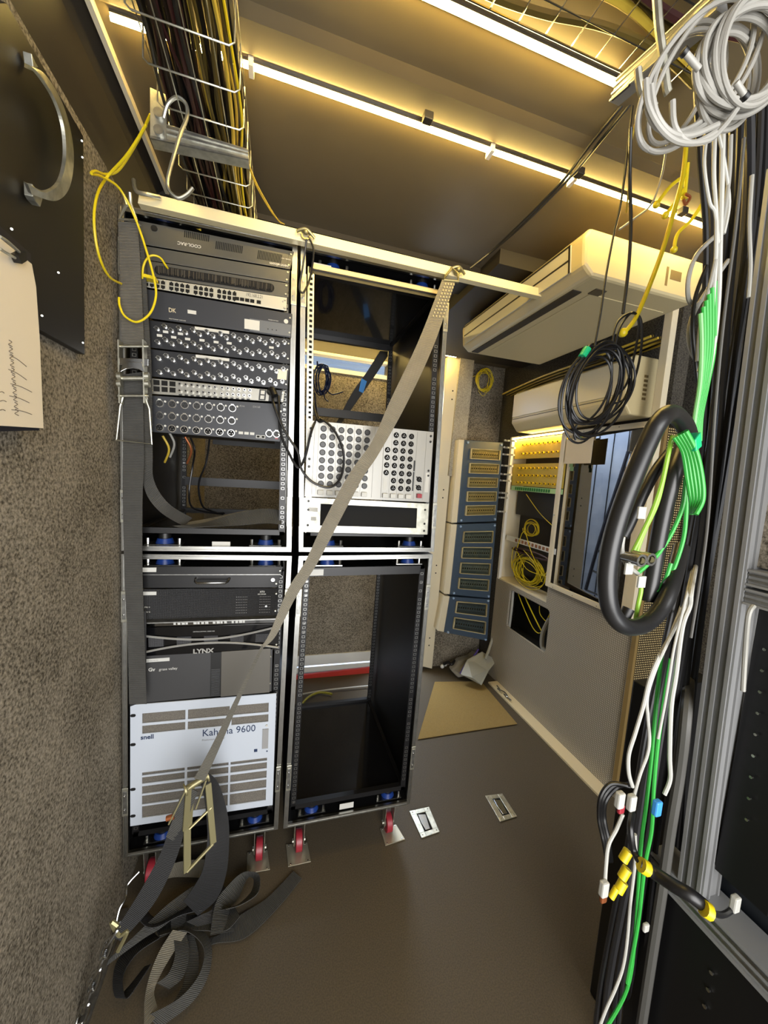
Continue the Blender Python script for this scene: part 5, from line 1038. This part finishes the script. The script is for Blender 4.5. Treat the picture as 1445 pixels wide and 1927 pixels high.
cable('thin pale wire curling right of the first near the strip end', CGRY, .003, [(1255, 270, -.6), (1245, 330, -.5), (1225, 385, -.45), (1195, 410, -.4), (1165, 432, -.4)])
for i, pts in enumerate(([(1210, 150, -.6), (1120, 260, -.5), (1050, 350, -.35), (950, 450, -.1), (900, 495, 0)], [(1215, 160, -.6), (1130, 265, -.5), (1062, 345, -.35), (965, 440, -.1), (885, 505, 0)])):
    cable(('upper', 'lower')[i]+' of two dark cables running from the far bar up to the ceiling at right', CBLK, .0045, pts, 'pair of dark ceiling cables')
YT = 'yellow rope ends knotted at the ceiling'
for i, pts in enumerate(([(1290, 330), (1262, 350), (1235, 385)], [(1288, 355), (1275, 375), (1252, 405)], [(1320, 385), (1300, 415), (1275, 440), (1268, 470)], [(1300, 200), (1298, 260), (1292, 330), (1288, 370)])):
    w = MB().tube([P(a, b, y=-.5) for a, b in pts], .005, 8); e_ = P(*pts[-1], y=-.5); w.ball(e_, .010); tag(w.build('rope', YEL, smooth=True), ('left', 'middle', 'right', 'vertical')[i]+' yellow rope end tied near the end of the long light strip', 'rope', YT)
o = MB().tube([P(a, b, y=-.52) for a, b in ((1290, 365), (1298, 372), (1290, 385), (1286, 375))], .004, 6).build('lug', ORG, smooth=True); tag(o, 'small copper lug on the vertical yellow rope', 'lug')

# ------------------------------------------------------------------ top right: strut, basket, coiled white cable
q = Q(P(1160, 150, y=-.72), P(1345, -20, y=-.95), P(1350, 20, y=-.95), P(1148, 192, y=-.72))
t = thing('ceiling_strut', 'long aluminium strut at the ceiling ending by the near light strip', 'strut', q.mid)
w = MB(); q.box(w, 0, 0, 1, 1, -.02, 0); w.build('profile', PALU, t)
w = MB(); 
for v in (.0, .3, .62, .92): q.box(w, 0, v, 1, v+.08, 0, .003)
w.build('profile_ribs', ALU, t)
w = MB(); q.slot(w, .03, .94, .25, 1.08, 0, .004); w.build('end_slot', BLK, t)
t = thing('cable_basket', 'wire basket of olive cables at the ceiling above the near light strip', 'cable tray', (1.1, -.75, 2.60))
w = MB(); z2 = 2.60
for i in range(10): x = .75+i*.065; w.cyl((x, -1.1, z2), (x, -.665, z2), .0014, k=6); 
for i in range(5): y = -1.05+i*.085; w.cyl((.7, y, z2), (1.36, y, z2), .0016, k=6)
w.cyl((.7, -.662, z2), (1.27, -.662, z2), .0022, k=6); w.build('wire_mesh', CHROME, t)
for i in range(12):
    yy = -.69-.03*i; p = [(.7+.14*k, yy+.02*math.sin(k*1.3+i), 2.613+.006*(i % 3)) for k in range(6)]; ci = (1, 0, 1, 5, 3, 2)[i % 6]
    o = MB().tube(p, .008, 6).build('cable', CM[ci], smooth=True); tag(o, nm[ci]+' cable in the right ceiling basket, '+('nearest' if i == 0 else ORD[i])+' from the near light strip', 'cable', 'cables in the right ceiling basket')
GC = mat('pale_grey_jacket', '94928c', .4)
C0 = P(1375, 130, y=-.98); ax1 = P(1445, 130, y=-.98)-C0; ax2 = P(1390, 20, y=-.98)-C0
coil('big coil of pale grey cable hanging at the top right corner', GC, C0+ax1*.1, ax1*.95, ax2*.9, 0, 13, .0037, 31, dep=Y*.03, tails=[[P(a, b, y=-1.0) for a, b in pts] for pts in ([(1215, 150), (1220, 200), (1245, 245), (1280, 268), (1330, 265), (1360, 240), (1390, 200)], [(1225, 160), (1235, 215), (1262, 250), (1300, 255), (1350, 235)], [(1265, 190), (1270, 240), (1300, 270), (1345, 250)])], seg=18, k=8)
coil('second looser coil of pale grey cable left of the big one', GC, P(1300, 150, y=-.95), P(1375, 140, y=-.95)-P(1300, 150, y=-.95), P(1345, 30, y=-.95)-P(1300, 150, y=-.95), 0, 5, .0034, 37, dep=Y*.03, va=1.5, seg=18, k=8)
o = MB().tube([P(a, b, y=-.95) for a, b in [(1235, -20), (1240, 50), (1248, 110), (1255, 165), (1258, 175)]], .0055, 8).build('hook_rod', STEEL, smooth=True); tag(o, 'straight steel hook rod dropping from the ceiling', 'rod')
o = MB().tube([P(a, b, y=-.95) for a, b in [(1200, 130), (1205, 165), (1215, 190), (1232, 200)]], .005, 8).build('hook', STEEL, smooth=True); tag(o, 'short steel hook at the ceiling beside the strut end', 'hook')
for i, (a, b) in enumerate((((1285, 95), (1315, 130)), ((1400, 178), (1385, 155)))):
    w = MB().use(GC).cyl(P(*a, y=-1.03), P(*b, y=-1.03), .0035); w.use(BLK).cyl(P(*a, y=-1.03), P(a[0]+5, a[1]+6, y=-1.03), .0048); tag(w.build('coax_plug', None, smooth=True), ('left', 'right')[i]+' cable end plug sticking out of the pale grey coils', 'plug', 'plugs on the pale grey coils')

# ------------------------------------------------------------------ bottom right small things
for i, (x, y) in enumerate(((1177, 1610), (1175, 1643), (1168, 1668), (1155, 1680))):
    c = P(x, y, y=-.90); o = MB().cyl(c-Vector((.006, 0, .010)), c+Vector((.006, 0, .010)), .009 if i < 3 else .006, k=10).build('yellow_ferrule', YEL, smooth=True); tag(o, ('topmost', 'second', 'third', 'lowest')[i]+' yellow ferrule on the cables low at right', 'ferrule', 'yellow ferrules')
for i, (x, y, m, l) in enumerate(((1188, 1510, WHT, 'white connector low on the white cable'), (1166, 1505, WHT, 'white plastic plug left of the white connector'), (1136, 1672, WHT, 'white connector above the floor at the cable end'), (1215, 1745, WHT, 'white label on the dark lower cables'), (1236, 1520, LBLU, 'light blue plug low in the bundle'), (1383, 1700, WHT, 'white tag at the end of the black sleeve'), (1168, 1522, RED, 'dark red clip below the white plug'), (1135, 1690, ORG, 'brown clip under the lowest connector'))):
    c = P(x, y, y=-.92 if x < 1300 else -1.0); s = (.008, .006, .016) if i not in (3, 6, 7) else (.007, .004, .009)
    tag(MB().box(c-Vector(s), c+Vector(s)).build('connector', m, bevel=.003), l, 'connector')
o = MB().tube([P(a, b, y=c) for a, b, c in [(1204, 1625, -.95), (1235, 1645, -.97), (1270, 1668, -1.0), (1300, 1685, -1.02), (1325, 1705, -1.03)]], .0115, 12).build('cable_sleeve', CBLK, smooth=True); tag(o, 'thick black sleeve taped yellow at both ends crossing the rail', 'cable')
for i, (a, b, c) in enumerate(((1206, 1627, -.955), (1323, 1708, -1.035))):
    p = P(a, b, y=c); p2 = P(a+12, b+8, y=c-.005); tag(MB().cyl(p, p2, .0128, k=12).build('yellow_tape', YEL, smooth=True), ('yellow tape at the left end of the black sleeve', 'yellow tape at the right end of the black sleeve')[i], 'tape')
cable('thin black lead leaving the sleeve to the white tag', CBLK, .005, [(1330, 1712, -1.03), (1355, 1722, -1.02), (1372, 1715, -1.0), (1382, 1702, -1.0)])
cable('black lead rising from the left end of the sleeve', CBLK, .006, [(1205, 1625, -.95), (1192, 1600, -.93), (1186, 1560, -.92), (1190, 1530, -.9)])
for i in range(3):
    cable(('outer', 'middle', 'inner')[i]+' black loop resting at the foot of the perforated panel', CBLK, .005, [(1185, 1480-i*2, -.8), (1150+i*6, 1475+i*3, -.78), (1130+i*5, 1500+i*3, -.78), (1127+i*5, 1540, -.78), (1135+i*5, 1580, -.8), (1142+i*4, 1620, -.8)], 'black loops at the foot of the panel')
o = MB().box(P(1062, 1710, z=0)-Vector((.004, .004, 0)), P(1062, 1710, z=0)+Vector((.004, .004, .002))) if False else None
for o in bpy.data.objects:
    if o.get('kind') == 'structure' and 'label' in o: del o['label']
